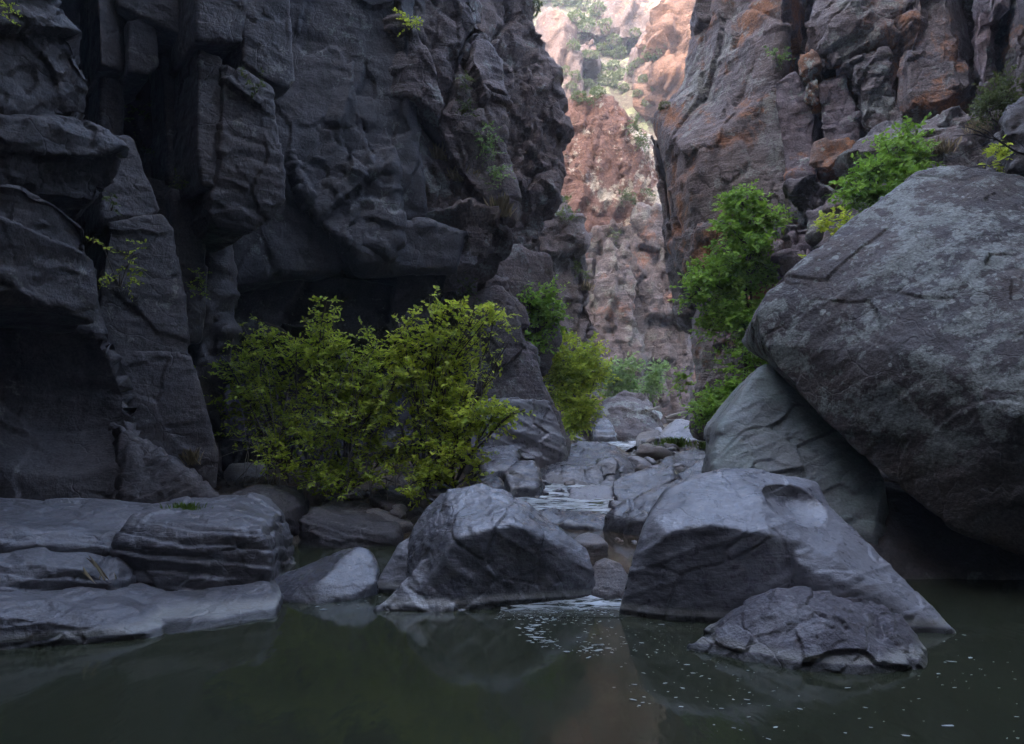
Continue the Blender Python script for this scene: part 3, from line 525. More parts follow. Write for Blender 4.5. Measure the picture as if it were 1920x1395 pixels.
rock('cave_rock', [P([(1600, 900, 8.0), (1700, 920, 7.9), (1840, 1000, 7.6), (2100, 1000, 7.4), (2100, 1110, 7.0), (1640, 1110, 7.0)], (0.3, 1.2, 0), drop=-0.4)], M['near'], vox=0.03, recipe='worn', k=dict(s=1.5, seed=3, a=0.6),
     label='dark rock at the water line deep in the shade below the giant boulder', cat='rock')
rock('boulder', [P([(1164, 1146, 5.85), (1180, 1080, 5.9), (1200, 1010, 6.0), (1218, 960, 6.15), (1252, 915, 6.4), (1312, 889, 6.55), (1362, 880, 6.6), (1430, 884, 6.65), (1530, 905, 6.65), (1560, 955, 6.35),
                    (1250, 1000, 5.80), (1330, 985, 5.72), (1440, 1000, 5.68), (1260, 1166, 5.66), (1480, 1180, 5.52), (1300, 930, 6.12), (1420, 925, 6.15), (1600, 1050, 5.85)], (0.1, 0.9, -0.1), shrink=0.15, drop=-0.5),
                 P([(1530, 925, 6.5), (1565, 965, 6.35), (1600, 1010, 6.2), (1650, 1060, 6.0), (1700, 1110, 5.75), (1750, 1160, 5.5), (1790, 1188, 5.35), (1640, 1188, 5.4), (1500, 1060, 5.62), (1470, 1000, 5.8)], (-0.2, 0.7, -0.25), drop=-0.5)],
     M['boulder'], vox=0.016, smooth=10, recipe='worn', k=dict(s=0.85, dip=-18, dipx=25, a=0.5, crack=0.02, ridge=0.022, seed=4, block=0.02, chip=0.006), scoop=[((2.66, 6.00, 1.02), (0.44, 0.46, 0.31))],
     label='big smooth grey boulder with a scooped hollow and a long tail in the pool', cat='boulder')
rock('boulder', [P([(1294, 1213, 4.98), (1340, 1180, 5.0), (1400, 1136, 5.05), (1450, 1110, 5.1), (1505, 1104, 5.1), (1560, 1112, 5.1), (1620, 1120, 5.1), (1662, 1136, 5.05), (1702, 1172, 4.95), (1736, 1222, 4.85), (1735, 1246, 4.65), (1700, 1264, 4.5), (1610, 1266, 4.48), (1500, 1258, 4.55), (1400, 1242, 4.7), (1560, 1170, 4.7)], (0.0, 0.35, -0.1), shrink=0.1, drop=-0.4)],
     M['rugged'], vox=0.012, smooth=4, recipe='rough', k=dict(s=0.7, a=0.5, seed=23, crack=0.003), label='small rugged boulder nearest the camera in the pool', cat='boulder')
rock('boulder', [P([(768, 1006, 6.6), (800, 950, 6.8), (842, 918, 6.9), (900, 905, 6.95), (940, 914, 6.9), (990, 944, 6.8), (1022, 985, 6.7), (1062, 1008, 6.55), (1104, 1026, 6.5), (1114, 1058, 6.4), (1092, 1092, 6.3), (1050, 1108, 6.35), (960, 1128, 6.15), (840, 1146, 5.95), (760, 1142, 6.0), (960, 985, 6.22), (860, 1010, 6.12), (1050, 1040, 6.3)], (0, 0.6, -0.1), shrink=0.2, drop=-0.4),
                 P([(704, 1146, 5.95), (740, 1105, 6.05), (790, 1050, 6.2), (860, 1042, 6.2), (850, 1146, 5.93)], (0.1, 0.3, 0), drop=-0.4)],
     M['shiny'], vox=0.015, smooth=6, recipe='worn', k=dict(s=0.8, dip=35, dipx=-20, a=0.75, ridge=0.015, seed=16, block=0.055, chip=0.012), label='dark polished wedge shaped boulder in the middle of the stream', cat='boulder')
rock('boulder', [P([(704, 1100, 6.6), (716, 1074, 6.65), (750, 1020, 6.8), (790, 1000, 6.8), (800, 1080, 6.6), (760, 1115, 6.5)], (0.1, 0.4, 0), drop=-0.3)],
     M['boulder'], vox=0.015, recipe='worn', k=dict(s=0.6, a=0.5, seed=7), label='smooth pale grey slab leaning behind the dark wedge shaped boulder', cat='boulder')
rock('boulder', [P([(508, 1090, 6.6), (530, 1074, 6.7), (570, 1062, 6.75), (640, 1032, 6.8), (672, 1022, 6.8), (694, 1028, 6.8), (714, 1062, 6.7), (706, 1092, 6.5), (660, 1118, 6.3), (590, 1136, 6.15), (530, 1124, 6.25), (512, 1110, 6.4), (600, 1090, 6.3)], (0, 0.35, -0.05), shrink=0.15, drop=-0.3)],
     M['streamrock'], vox=0.014, smooth=40, recipe='worn', k=dict(s=0.6, a=0.4, seed=8, ridge=0.005, block=0.02), label='rounded grey boulder between the left ledge and the dark wedge boulder', cat='boulder')
rock('stone', [P([(1104, 1085, 6.45), (1118, 1060, 6.5), (1142, 1049, 6.5), (1166, 1058, 6.5), (1181, 1080, 6.45), (1178, 1108, 6.3), (1140, 1114, 6.25), (1108, 1108, 6.35)], (0, 0.28, 0), shrink=0.2, drop=-0.2)],
     M['cobble'], vox=0.012, smooth=10, recipe='worn', k=dict(s=0.4, a=0.4, ridge=0.0, crack=0.0), label='smooth round pale stone between the two big foreground boulders', cat='stone')

def bould(pts, mat, label, back=(0.1, 0.8, -0.05), cat='boulder', recipe='worn', drop=None, vox=None, name='boulder', shrink=0.15, smooth=3, **k):
    return rock(name, [P(pts, back, shrink=shrink, drop=drop)], M[mat], vox=vox, recipe=recipe, k=k, smooth=smooth, label=label, cat=cat)
bould([(1070, 1016, 7.9), (1086, 1002, 8.05), (1104, 997, 8.1), (1128, 1006, 8.05), (1140, 1018, 7.9), (1104, 1022, 7.8)], 'cobble', 'low pointed pale stone rising from the small brown upper pool', (0, 0.3, -0.1), 'stone', drop=0.0, name='stone', s=0.4, a=0.5)
bould([(1006, 960, 9.9), (1040, 950, 10.1), (1100, 955, 10.1), (1150, 966, 10.0), (1192, 984, 9.8), (1180, 994, 9.6), (1100, 990, 9.65), (1030, 980, 9.7)], 'streamrock', 'long flat rock slab damming the small upper pool', (0, 0.4, -0.1), 'rock', drop=0.0, name='flat_rock', s=0.7, a=0.9)
bould([(1060, 930, 11.6), (1066, 912, 11.9), (1110, 906, 12.0), (1150, 912, 11.9), (1150, 942, 11.3), (1090, 944, 11.3)], 'boulder', 'flat topped pale slab beside the white riffle', (0, 0.6, -0.1), 'rock', drop=0.1, name='flat_rock', s=0.8, a=0.9)
bould([(1146, 900, 11.2), (1168, 885, 11.4), (1220, 878, 11.5), (1262, 880, 11.4), (1262, 940, 10.6), (1180, 952, 10.5), (1148, 948, 10.6)], 'streamrock', 'dark angular boulder under the long slanting slab', (0.2, 0.8, 0), drop=0.1, s=1.1, seed=11, block=0.09, a=1.2)
bould([(1140, 968, 9.6), (1200, 930, 9.8), (1260, 896, 10), (1310, 870, 10.2), (1340, 866, 10.2), (1345, 900, 9.8), (1260, 960, 9.2), (1200, 978, 9.2)], 'streamrock', 'long dark slab slanting down to the upper pool behind the scooped boulder', (0.2, 0.4, -0.05), 'rock', drop=0.0, name='slanting_slab', s=1.0, seed=12, dip=-35, block=0.08)
bould([(996, 872, 13.9), (1024, 845, 14.3), (1086, 831, 14.7), (1130, 834, 14.7), (1180, 850, 14.5), (1222, 878, 14.1), (1226, 900, 13.6), (1150, 914, 13.1), (1060, 916, 13.0), (1000, 902, 13.3), (1060, 880, 13.3), (1150, 876, 13.4)], 'streamrock', 'broad smooth domed boulder across the middle of the streambed', (0.2, 1, -0.2), drop=0.2, s=1.5, a=1.0, seed=13, vox=0.03, smooth=4, block=0.03)
bould([(1108, 878, 13.35), (1124, 862, 13.5), (1150, 858, 13.55), (1162, 866, 13.5), (1158, 890, 13.25), (1120, 896, 13.2)], 'streamrock', 'low rounded rock knob on the domed streambed boulder', (0, 0.5, -0.05), 'rock', name='rounded_rock', s=0.7)
bould([(886, 862, 12.6), (900, 842, 12.9), (950, 836, 13), (974, 850, 12.9), (972, 880, 12.3), (910, 886, 12.1)], 'streamrock', 'grey rounded boulder at the foot of the rock wall by the shrubs', (0, 0.7, 0), drop=0.2, s=0.9, seed=14)
bould([(944, 890, 11.9), (966, 868, 12.2), (1000, 864, 12.3), (1012, 885, 12.1), (1004, 914, 11.7), (956, 916, 11.6)], 'streamrock', 'dark faceted boulder beside the riffle below the grey rounded one', (0, 0.6, 0), drop=0.1, s=0.9, seed=15, block=0.09)
bould([(950, 838, 13.6), (960, 832, 13.8), (1002, 856, 13.4), (1000, 866, 13.2), (985, 864, 13.2)], 'streamrock', 'narrow rock splinter leaning behind the rounded grey boulder', (0.1, 0.4, 0), 'rock', name='rock_splinter', s=0.5, seed=16)
bould([(1114, 772, 24), (1130, 754, 24.5), (1168, 733, 25), (1196, 738, 25), (1222, 760, 24.5), (1240, 800, 23.5), (1210, 818, 22.5), (1150, 815, 22.5), (1120, 786, 23.6)], 'mid', 'large far boulder with a pale tilted flat top up the streambed', (0.4, 2, 0), s=2.2, seed=17, drop=0.5, a=0.6, recipe='rough')
bould([(1110, 800, 22.6), (1118, 784, 23), (1140, 783, 23), (1152, 800, 22.8), (1158, 816, 22), (1112, 816, 22)], 'streamrock', 'small dark far boulder against the large pale topped one', (0, 1, 0), s=1.0, seed=18, drop=0.5)
bould([(1208, 782, 24.5), (1222, 770, 25), (1240, 774, 25), (1246, 784, 24.5), (1226, 790, 24)], 'greenish', 'small pale angular rock perched beside the large far boulder', (0, 0.6, 0), 'rock', name='angular_rock', s=0.9, seed=19)
bould([(1234, 824, 20), (1246, 800, 20.8), (1270, 783, 21), (1290, 786, 21), (1340, 812, 20.4), (1345, 828, 19.6), (1280, 836, 19.4)], 'boulder', 'smooth blue grey triangular boulder behind the grass tuft', (0.2, 1.2, -0.1), s=1.4, a=0.5, seed=20, drop=0.5)
bould([(1196, 820, 20.4), (1208, 810, 20.8), (1236, 806, 20.8), (1240, 818, 20.4), (1222, 832, 19.8), (1200, 832, 19.8)], 'cobble', 'pale small rock left of the triangular boulder', (0, 0.6, 0), 'rock', name='small_rock', s=0.8, seed=21, drop=0.5)
bould([(1190, 847, 16.9), (1204, 834, 17.2), (1260, 836, 17.2), (1300, 844, 17), (1290, 858, 16.7), (1240, 864, 16.5), (1200, 862, 16.6)], 'streamrock', 'flat brownish ledge rock overhanging the upper stream', (0.1, 0.8, -0.05), 'rock', name='flat_rock', s=0.9, seed=22)
bould([(1200, 880, 13.2), (1250, 860, 13.6), (1300, 850, 13.8), (1340, 848, 13.7), (1345, 890, 12.8), (1260, 908, 12.7), (1210, 900, 12.9)], 'streamrock', 'smooth slab resting between the domed boulder and the pale green boulder', (0.2, 0.6, -0.1), 'rock', name='flat_rock', s=1.2, seed=23, drop=0.2, block=0.08)
bould([(560, 975, 8.9), (590, 950, 9.2), (680, 966, 9.3), (748, 1000, 9.1), (740, 1008, 8.95), (600, 1012, 8.75)], 'near', 'dark layered rock slab at the edge of the brown backwater', (0, 0.6, 0.05), 'rock', drop=-0.2, name='layered_rock', s=0.8, dip=15, terr=0.07, tf=8, seed=24)
bould([(428, 930, 9.2), (470, 916, 9.5), (540, 926, 9.6), (562, 948, 9.4), (520, 972, 9.0), (450, 962, 8.9)], 'near', 'flat dark rock on the leaf littered left bank', (0, 0.6, 0), 'rock', drop=0.1, name='flat_rock', s=0.8, seed=25)
bould([(690, 930, 9.9), (720, 914, 10.1), (760, 930, 10), (792, 958, 9.8), (780, 970, 9.6), (720, 950, 9.6)], 'near', 'tilted dark rock slab below the low lime sprigs', (0, 0.6, 0), 'rock', drop=0.1, name='tilted_slab', s=0.7, seed=26)
bould([(660, 972, 9.4), (700, 956, 9.6), (740, 966, 9.6), (772, 980, 9.4), (700, 992, 9.2)], 'cobble', 'low streaked rock between the layered slab and the tilted slab', (0, 0.4, 0), 'rock', drop=-0.1, name='streaked_rock', s=0.6, seed=27)
bould([(726, 968, 9.5), (738, 950, 9.7), (756, 952, 9.7), (758, 974, 9.5)], 'cobble', 'small upright pale stone at the backwater edge', (0, 0.25, 0), 'stone', name='stone', s=0.4, seed=28)
bould([(804, 922, 9.6), (820, 906, 9.8), (846, 912, 9.8), (850, 930, 9.5), (812, 934, 9.4)], 'cobble', 'pale blocky stone just behind the dark wedge boulder', (0, 0.35, 0), 'stone', name='stone', s=0.5, seed=29)
bould([(880, 905, 9.6), (900, 888, 9.9), (932, 892, 9.9), (946, 912, 9.6), (900, 920, 9.3)], 'streamrock', 'grey rock showing above the dark wedge boulder', (0, 0.4, 0), 'rock', drop=0.0, name='rock_lump', s=0.6, seed=30)
bould([(408, 890, 11.2), (430, 868, 11.4), (470, 872, 11.4), (490, 892, 11.2), (440, 900, 11)], 'cobble', 'low brown stones heap like rock at the foot of the dark wall', (0, 0.6, 0), 'rock', drop=0.4, name='brown_rock', s=0.8, seed=31)
finish_rocks()

# ------------------------------------------------------------------ ground and water
def axis(pts):
    out = []
    for (a, b, st) in pts: out += list(np.arange(a, b, st))
    return np.array(out + [pts[-1][1]])
gx = axis([(-160, -20, 14), (-20, -8, 1.0), (-8, 8, 0.08), (8, 24, 0.8), (24, 160, 17)]); gy = axis([(-60, 2, 3.1), (2, 26, 0.09), (26, 44, 0.6), (44, 260, 12)])
X, Y = np.meshgrid(gx, gy)
bed = np.interp(Y, [0, 6.2, 6.6, 9.5, 9.9, 10.3, 12, 13, 14, 17, 20, 24, 30, 44, 60], [-0.9, -0.5, -0.15, -0.1, 0.0, 0.1, 0.12, 0.2, 0.28, 0.44, 0.62, 0.80, 1.0, 1.1, 1.1])
gouge = 0.22 * sstep(9.8, 10.4, Y) * (1 - sstep(22, 25, Y)); cx = np.interp(Y, [6, 9, 11, 12, 14, 17, 20, 25, 40], [0.9, 1.0, 0.9, 0.5, 0.9, 1.6, 2.8, 4.2, 6.0]); hw = np.interp(Y, [6, 9, 10, 14, 20, 26], [0.8, 0.9, 1.15, 1.0, 0.6, 0.6])
bankL = np.interp(Y, [0, 8.4, 9.2, 10.5, 12, 16, 22, 30], [-0.9, -0.35, 0.05, 0.58, 0.78, 1.0, 1.1, 1.25]); bankR = np.interp(Y, [0, 7.5, 8.5, 10, 13, 17, 21, 30], [-0.9, -0.4, 0.0, 0.35, 0.55, 0.8, 1.0, 1.25])
kL = sstep(0.0, 0.9, (cx - X) - hw); kR = sstep(0.0, 0.9, (X - cx) - hw)
Z = (bed - gouge) * (1 - kL) * (1 - kR) + bankL * kL + bankR * kR
pp = np.stack([X.ravel(), Y.ravel(), np.zeros(X.size)], 1)
Z = Z + (0.06 * fbm(pp * 1.3, 4) + 0.03 * fbm(pp * 6, 3)).reshape(Z.shape)
def quad_grid(nx, ny):
    i = np.arange(nx - 1)[None, :] + nx * np.arange(ny - 1)[:, None]; i = i.ravel()
    return np.stack([i, i + 1, i + nx + 1, i + nx], 1)
g = mesh_obj('ground', np.stack([X.ravel(), Y.ravel(), Z.ravel()], 1), quad_grid(len(gx), len(gy)), M['bed'], origin=(0, 0, 0))
tag(g, label='brown silty streambed and banks of the gorge floor', kind='structure')
def ground_z(x, y):
    j = np.clip(np.searchsorted(gx, x) - 1, 0, len(gx) - 2); i = np.clip(np.searchsorted(gy, y) - 1, 0, len(gy) - 2)
    return Z[i, j]

def sheet(name, xs, ys, zf, mat, mask=None, **kw):
    a, b = np.meshgrid(xs, ys); z = zf(a, b)
    o = mesh_obj(name, np.stack([a.ravel(), b.ravel(), z.ravel()], 1), quad_grid(len(xs), len(ys)), mat, origin=(0, 0, 0)); return tag(o, **kw)
sheet('water', axis([(-14, 14, 1.0)]), axis([(-22, 10, 1.0)]), lambda a, b: 0 * a, M['water'], label='still dark green pool in front of the boulders', kind='structure')
sheet('water_upper_pool', np.linspace(0.05, 2.6, 12), np.linspace(6.75, 10.0, 14), lambda a, b: 0 * a + 0.1, M['brownwater'], label='small shallow brown pool behind the foreground boulders', kind='structure')
def wn(a, b, amp, f): return amp * fbm(np.stack([a.ravel() * f, b.ravel() * f * 0.7, 0 * a.ravel()], 1), 3).reshape(a.shape)
ys = np.linspace(9.9, 26, 400); us = np.linspace(-1, 1, 60)
a, b = np.meshgrid(us, ys)
xc = np.interp(b, [9, 11, 12, 14, 17, 20, 25], [1.2, 0.9, 0.45, 0.9, 1.6, 2.8, 4.2]); hh = np.interp(b, [9.9, 11, 13, 20, 26], [1.1, 1.2, 1.0, 0.75, 0.9])
zz = np.interp(b, [9.9, 10.2, 11, 12, 13, 14, 17, 20, 24, 26], [0.12, 0.27, 0.30, 0.32, 0.40, 0.46, 0.62, 0.80, 0.94, 0.98]) + wn(a * 1.2 + xc, b, 0.014, 4)
o = mesh_obj('water_riffle', np.stack([(xc + a * hh).ravel(), b.ravel(), zz.ravel()], 1), quad_grid(60, 400), M['riffle'], origin=(0, 0, 0)); tag(o, label='white broken water running down between the stones', kind='structure')
xs = np.linspace(-0.1, 1.2, 90); ys = np.linspace(5.75, 6.85, 80)
sheet('water_cascade', xs, ys, lambda a, b: np.interp(b, [5.7, 6.1, 6.3, 6.6, 6.9], [0.003, 0.006, 0.02, 0.106, 0.112]) + wn(a, b, 0.003, 5) * np.clip((b - 5.8) * 2, 0, 1), M['splash'], label='small white cascade spilling into the pool between the boulders', kind='structure')

# ------------------------------------------------------------------ plants
bpy.context.view_layer.update()
DG = bpy.context.evaluated_depsgraph_get()
def hit(px, py, lift=0.0):
    """where the line of sight through a pixel meets the rock: (point, normal)"""
    d = Vector(W(px, py, 1.0)) - Vector((0, 0, H)); d.normalize()
    ok, loc, no, idx, ob, mt = S.ray_cast(DG, Vector((0, 0, H)), d)
    return (loc + no * lift, no) if ok else (Vector(W(px, py, 20)), Vector((0, -1, 0)))

class Tubes:
    def __init__(s): s.v = []; s.f = []
    def add(s, pts, r0, r1, n=5):
        pts = [Vector(p) for p in pts]; base = len(s.v); m = len(pts)
        for i, p in enumerate(pts):
            t = (pts[min(i + 1, m - 1)] - pts[max(i - 1, 0)]).normalized()
            a = t.cross(Vector((0.3, 0.9, 0.2))).normalized(); b = t.cross(a); r = r0 + (r1 - r0) * i / (m - 1)
            for k in range(n):
                an = 2 * math.pi * k / n; s.v.append(p + (a * math.cos(an) + b * math.sin(an)) * r)
        for i in range(m - 1):
            for k in range(n):
                s.f.append((base + i * n + k, base + i * n + (k + 1) % n, base + (i + 1) * n + (k + 1) % n, base + (i + 1) * n + k))
    def build(s, name, mat, parent): return mesh_obj(name, [tuple(x) for x in s.v], s.f, mat, parent)
def arch(a, b, rise, jit, n=6):
    a, b = Vector(a), Vector(b); out = []; j = Vector([random.gauss(0, jit) for _ in range(3)])
    for i in range(n):
        t = i / (n - 1); out.append(a.lerp(b, t) + Vector((0, 0, rise)) * math.sin(math.pi * t) + j * math.sin(math.pi * t) + Vector([random.gauss(0, jit * 0.25) for _ in range(3)]) * (0 < i < n - 1))
    return out
def leaf_mesh(name, base, d, nrm, L, Wd, mat, parent):
    """hexagonal leaf blades: base (n,3), direction d, face normal nrm, length L, half width Wd"""
    d = d / np.maximum(np.linalg.norm(d, axis=1), 1e-6)[:, None]; s = np.cross(d, nrm); s /= np.maximum(np.linalg.norm(s, axis=1), 1e-6)[:, None]; up = np.cross(s, d)
    L = L[:, None]; Wd = Wd[:, None]
    p = [base, base + d * L * 0.35 + s * Wd + up * Wd * 0.25, base + d * L * 0.72 + s * Wd * 0.72 + up * Wd * 0.1, base + d * L - up * L * 0.12, base + d * L * 0.72 - s * Wd * 0.72 + up * Wd * 0.1, base + d * L * 0.35 - s * Wd + up * Wd * 0.25]
    v = np.stack(p, 1).reshape(-1, 3); i = np.arange(len(base))[:, None] * 6
    f = np.concatenate([np.concatenate([i, i + 1, i + 2, i + 3], 1), np.concatenate([i, i + 3, i + 4, i + 5], 1)], 0)
    return mesh_obj(name, v, f, mat, parent)
def plant(name, label, cat, base, clumps, mat, leaf=0.06, dens=0.88, spray=0.24, per=9, seed=0, group=None, bark='bark', stem=0.02, flat=0.6, up=0.25, wide=0.3, pale=0, trunk=None):
    """base: world point; clumps: (px,py,Y,rx,ry,n) -> branches to each clump, twigs, leafy sprays"""
    random.seed(seed); R = np.random.default_rng(seed)
    root = empty(name, base, label=label, cat=cat, group=group); tb = Tubes(); org = []; dirs = []
    B = Vector(base); tw = Tubes()
    tr = Tubes() if trunk else None; start = B
    if trunk:
        top = Vector(trunk[0]); tr.add(arch(B, top, 0, 0.06, 7), trunk[1], trunk[1] * 0.45, 7); start = top
    for (px, py, Yc, rx, ry, n) in clumps:
        c = np.array(W(px, py, Yc)); m = Yc / F; rad = np.array((rx * m, 0.5 * (rx + ry) * m, ry * m)); n = int(n * dens)
        st = start if not trunk else B.lerp(start, random.uniform(0.45, 1.0))
        path = arch(st, c, 0.12 * (Vector(c) - st).length, 0.08 * (Vector(c) - st).length); tb.add(path, stem, stem * 0.35, 5)
        ns = max(3, n // 9)
        for _ in range(ns):
            u = R.normal(size=3); u /= np.linalg.norm(u); e = c + u * rad * R.uniform(0.55, 1.05)
            b0 = path[R.integers(2, 6)]; sub = arch(b0, e, 0.05, 0.04, 4); tb.add(sub, stem * 0.4, stem * 0.12, 4)
            for _ in range(max(1, n // ns)):
                t = R.uniform(0.35, 1.0); i = min(2, int(t * 3)); q = sub[i].lerp(sub[i + 1], t * 3 - i)
                o = np.array(q) + R.normal(size=3) * rad * 0.16
                dr = (o - c) / np.maximum(rad, 1e-3) * 0.5 + R.normal(size=3) * 0.6; dr[2] = dr[2] * flat + up
                org.append(o); dirs.append(dr / np.linalg.norm(dr))
    org = np.array(org); dirs = np.array(dirs); ns = len(org); Ls = 0.82 * spray * R.uniform(0.5, 1.4, ns)
    for o, d, l in zip(org[::2], dirs[::2], Ls[::2]): tw.add([o, o + d * l * 0.5 + np.array((0, 0, 0.01)), o + d * l * 0.95 - np.array((0, 0, 0.02))], stem * 0.12 + 0.001, 0.0012, 3)
    t = np.tile(np.linspace(0.12, 1.0, per), ns); idx = np.repeat(np.arange(ns), per); k = np.tile(np.arange(per), ns)
    D = dirs[idx]; side = np.cross(D, np.array((0, 0, 1.0))); side /= np.maximum(np.linalg.norm(side, axis=1), 1e-3)[:, None]
    sg = np.where(k % 2 == 0, 1.0, -1.0)[:, None]; last = (k == per - 1)[:, None]
    ld = np.where(last, D, D * 0.65 + side * sg * 0.8) + R.normal(size=D.shape) * 0.42; ld[:, 2] -= 0.12
    bp = org[idx] + D * (Ls[idx] * t)[:, None]; bp[:, 2] -= 0.05 * t * t
    nr = np.array((0, 0, 1.0)) + R.normal(size=D.shape) * 0.5
    ll = leaf * R.uniform(0.45, 1.35, len(bp))
    if trunk: tr.build('trunk', M[bark], root)
    tb.build('branches', M[bark], root); tag(tw.build('twigs', M[bark], root), kind='stuff')
    tag(leaf_mesh('leaves', bp, ld, nr, ll, ll * wide, M[mat], root), kind='stuff')
    if pale:
        pt = Tubes()
        for _ in range(pale):
            cl = clumps[R.integers(len(clumps))]; e = np.array(W(cl[0] + R.uniform(-50, 50), cl[1] + R.uniform(-20, 60), cl[2] - 0.25)); s0 = np.array(base) + R.normal(size=3) * np.array((0.35, 0.1, 0.05)) - np.array((0, 0.3, 0))
            pt.add(arch(s0, e, 0.2, 0.12, 6), 0.008, 0.003, 4)
        pt.build('bare_stems', M['palebark'], root)
    return root

plant('leafy_shrub', 'spreading green shrub against the dark wall, leftmost of the big shrubs', 'shrub', W(540, 905, 10.6),
      [(445, 650, 11.0, 48, 42, 110), (430, 715, 10.9, 40, 45, 90), (505, 650, 11.0, 50, 40, 100), (500, 730, 10.8, 65, 50, 170), (545, 690, 10.9, 45, 50, 120), (470, 770, 10.8, 50, 35, 90), (540, 790, 10.6, 60, 40, 120), (560, 640, 11, 40, 30, 70), (408, 680, 11, 18, 14, 12), (425, 612, 11, 20, 12, 12), (480, 598, 11, 18, 14, 12), (415, 760, 10.8, 20, 12, 14), (450, 815, 10.4, 34, 14, 24), (500, 850, 10.2, 36, 16, 30)],
      'leaf_mixed', leaf=0.062, seed=1, pale=22, dens=0.8)
plant('leafy_shrub', 'tangled bright green shrub with bare pale stems in the middle of the bank', 'shrub', W(650, 925, 10.2),
      [(600, 600, 10.6, 32, 42, 90), (590, 660, 10.6, 45, 35, 110), (650, 665, 10.4, 60, 40, 170), (715, 660, 10.4, 50, 28, 120), (700, 720, 10.2, 65, 50, 200), (620, 740, 10.3, 65, 50, 190), (680, 790, 10.0, 75, 50, 190), (600, 820, 10.0, 60, 45, 130), (720, 850, 9.9, 70, 40, 120), (570, 890, 9.8, 55, 32, 110), (650, 900, 9.7, 60, 35, 120), (612, 566, 10.6, 12, 14, 10), (690, 622, 10.4, 20, 12, 12), (745, 700, 10.0, 34, 24, 40), (520, 865, 9.9, 34, 16, 26), (740, 905, 9.6, 30, 14, 20)],
      'leaf_mixed', leaf=0.06, seed=2, pale=26)
plant('leafy_shrub', 'tall lime green shrub with bright airy top branches before the rock foot', 'shrub', W(800, 925, 10.4),
      [(760, 632, 10.4, 45, 35, 110), (830, 590, 10.3, 45, 30, 120), (890, 580, 10.3, 48, 26, 110), (925, 605, 10.3, 28, 28, 50), (810, 650, 10.3, 60, 40, 180), (870, 655, 10.4, 50, 40, 110), (770, 700, 10.2, 60, 45, 180), (840, 715, 10.2, 60, 40, 150), (745, 600, 10.4, 16, 14, 10), (812, 562, 10.3, 18, 10, 10), (940, 572, 10.2, 18, 10, 12), (955, 640, 10.2, 18, 14, 12), (930, 690, 10.1, 26, 16, 20), (720, 760, 9.9, 40, 26, 50), (800, 770, 10.1, 65, 45, 150), (870, 760, 10.2, 40, 35, 70), (780, 830, 10.0, 60, 40, 90)],
      'leaf_lime', leaf=0.066, seed=3, pale=14, dens=0.7)
plant('leafy_shrub', 'low lime green shrub with a sprig reaching right over the grey boulder', 'shrub', W(850, 915, 9.8),
      [(900, 775, 9.7, 45, 26, 80), (945, 768, 9.6, 40, 20, 60), (985, 768, 9.5, 18, 10, 14), (860, 800, 9.8, 45, 35, 80), (850, 855, 9.7, 50, 35, 80), (800, 890, 9.6, 45, 25, 70), (900, 870, 9.7, 30, 20, 20), (760, 915, 9.5, 40, 20, 50)],
      'leaf_lime', leaf=0.068, seed=4)
plant('sapling', 'pale fresh green sapling beside the rough rock cap at the bend', 'tree', W(1003, 720, 16.2), [(1010, 572, 16.4, 42, 26, 90), (990, 600, 16.4, 28, 25, 50), (1030, 600, 16.4, 28, 22, 40), (1000, 645, 16.3, 24, 25, 40)], 'leaf_fresh', leaf=0.10, seed=5, spray=0.4, dens=1.5, trunk=(W(1010, 590, 16.4), 0.035))
plant('leafy_shrub', 'sprawling yellow green shrub at the bend behind the rock foot', 'shrub', W(1080, 815, 17.5),
      [(1045, 640, 17.8, 35, 25, 70), (1090, 665, 18, 42, 32, 120), (1030, 690, 17.4, 28, 30, 70), (1075, 710, 17.5, 45, 35, 140), (1115, 700, 18, 25, 30, 60), (1060, 755, 17.2, 35, 30, 90), (1090, 770, 17, 30, 30, 80), (1070, 800, 16.8, 25, 18, 40)], 'leaf_mixed', leaf=0.10, seed=6, spray=0.38, dens=1.5)
plant('small_tree', 'soft green bush in front of the purple pillar', 'shrub', W(1162, 775, 29), [(1162, 690, 29, 26, 20, 120), (1152, 722, 29, 22, 22, 110), (1176, 725, 29, 22, 22, 110)], 'leaf_soft', leaf=0.17, seed=7, spray=0.6)
plant('small_tree', 'soft green bush right of the pale pillar', 'shrub', W(1232, 780, 27), [(1232, 700, 27, 15, 20, 60), (1228, 725, 27, 16, 20, 60)], 'leaf_soft', leaf=0.16, seed=8, spray=0.55)
plant('small_tree', 'thin green sprig growing against the dark foot of the promontory', 'shrub', W(1280, 760, 16.2), [(1279, 715, 16.2, 7, 18, 24)], 'leaf_fresh', leaf=0.10, seed=9, spray=0.3, stem=0.01)
plant('broadleaf_tree', 'full fresh green tree standing below the stained promontory', 'tree', W(1405, 800, 15.2),
      [(1392, 380, 15.2, 36, 26, 110), (1420, 410, 15.2, 42, 32, 140), (1370, 425, 15.2, 42, 32, 130), (1400, 470, 15.1, 55, 35, 190), (1350, 500, 15.0, 48, 35, 150), (1320, 550, 15.0, 48, 32, 150), (1380, 550, 15.0, 55, 40, 200), (1440, 520, 15.2, 40, 45, 140), (1340, 610, 14.9, 48, 32, 140), (1400, 620, 14.8, 50, 45, 180), (1450, 590, 15, 32, 40, 90), (1390, 690, 14.6, 40, 40, 110), (1430, 670, 14.8, 30, 45, 80), (1290, 560, 15.0, 22, 15, 30)],
      'leaf_fresh', leaf=0.105, seed=10, spray=0.36, stem=0.03, trunk=(W(1398, 470, 15.2), 0.07))
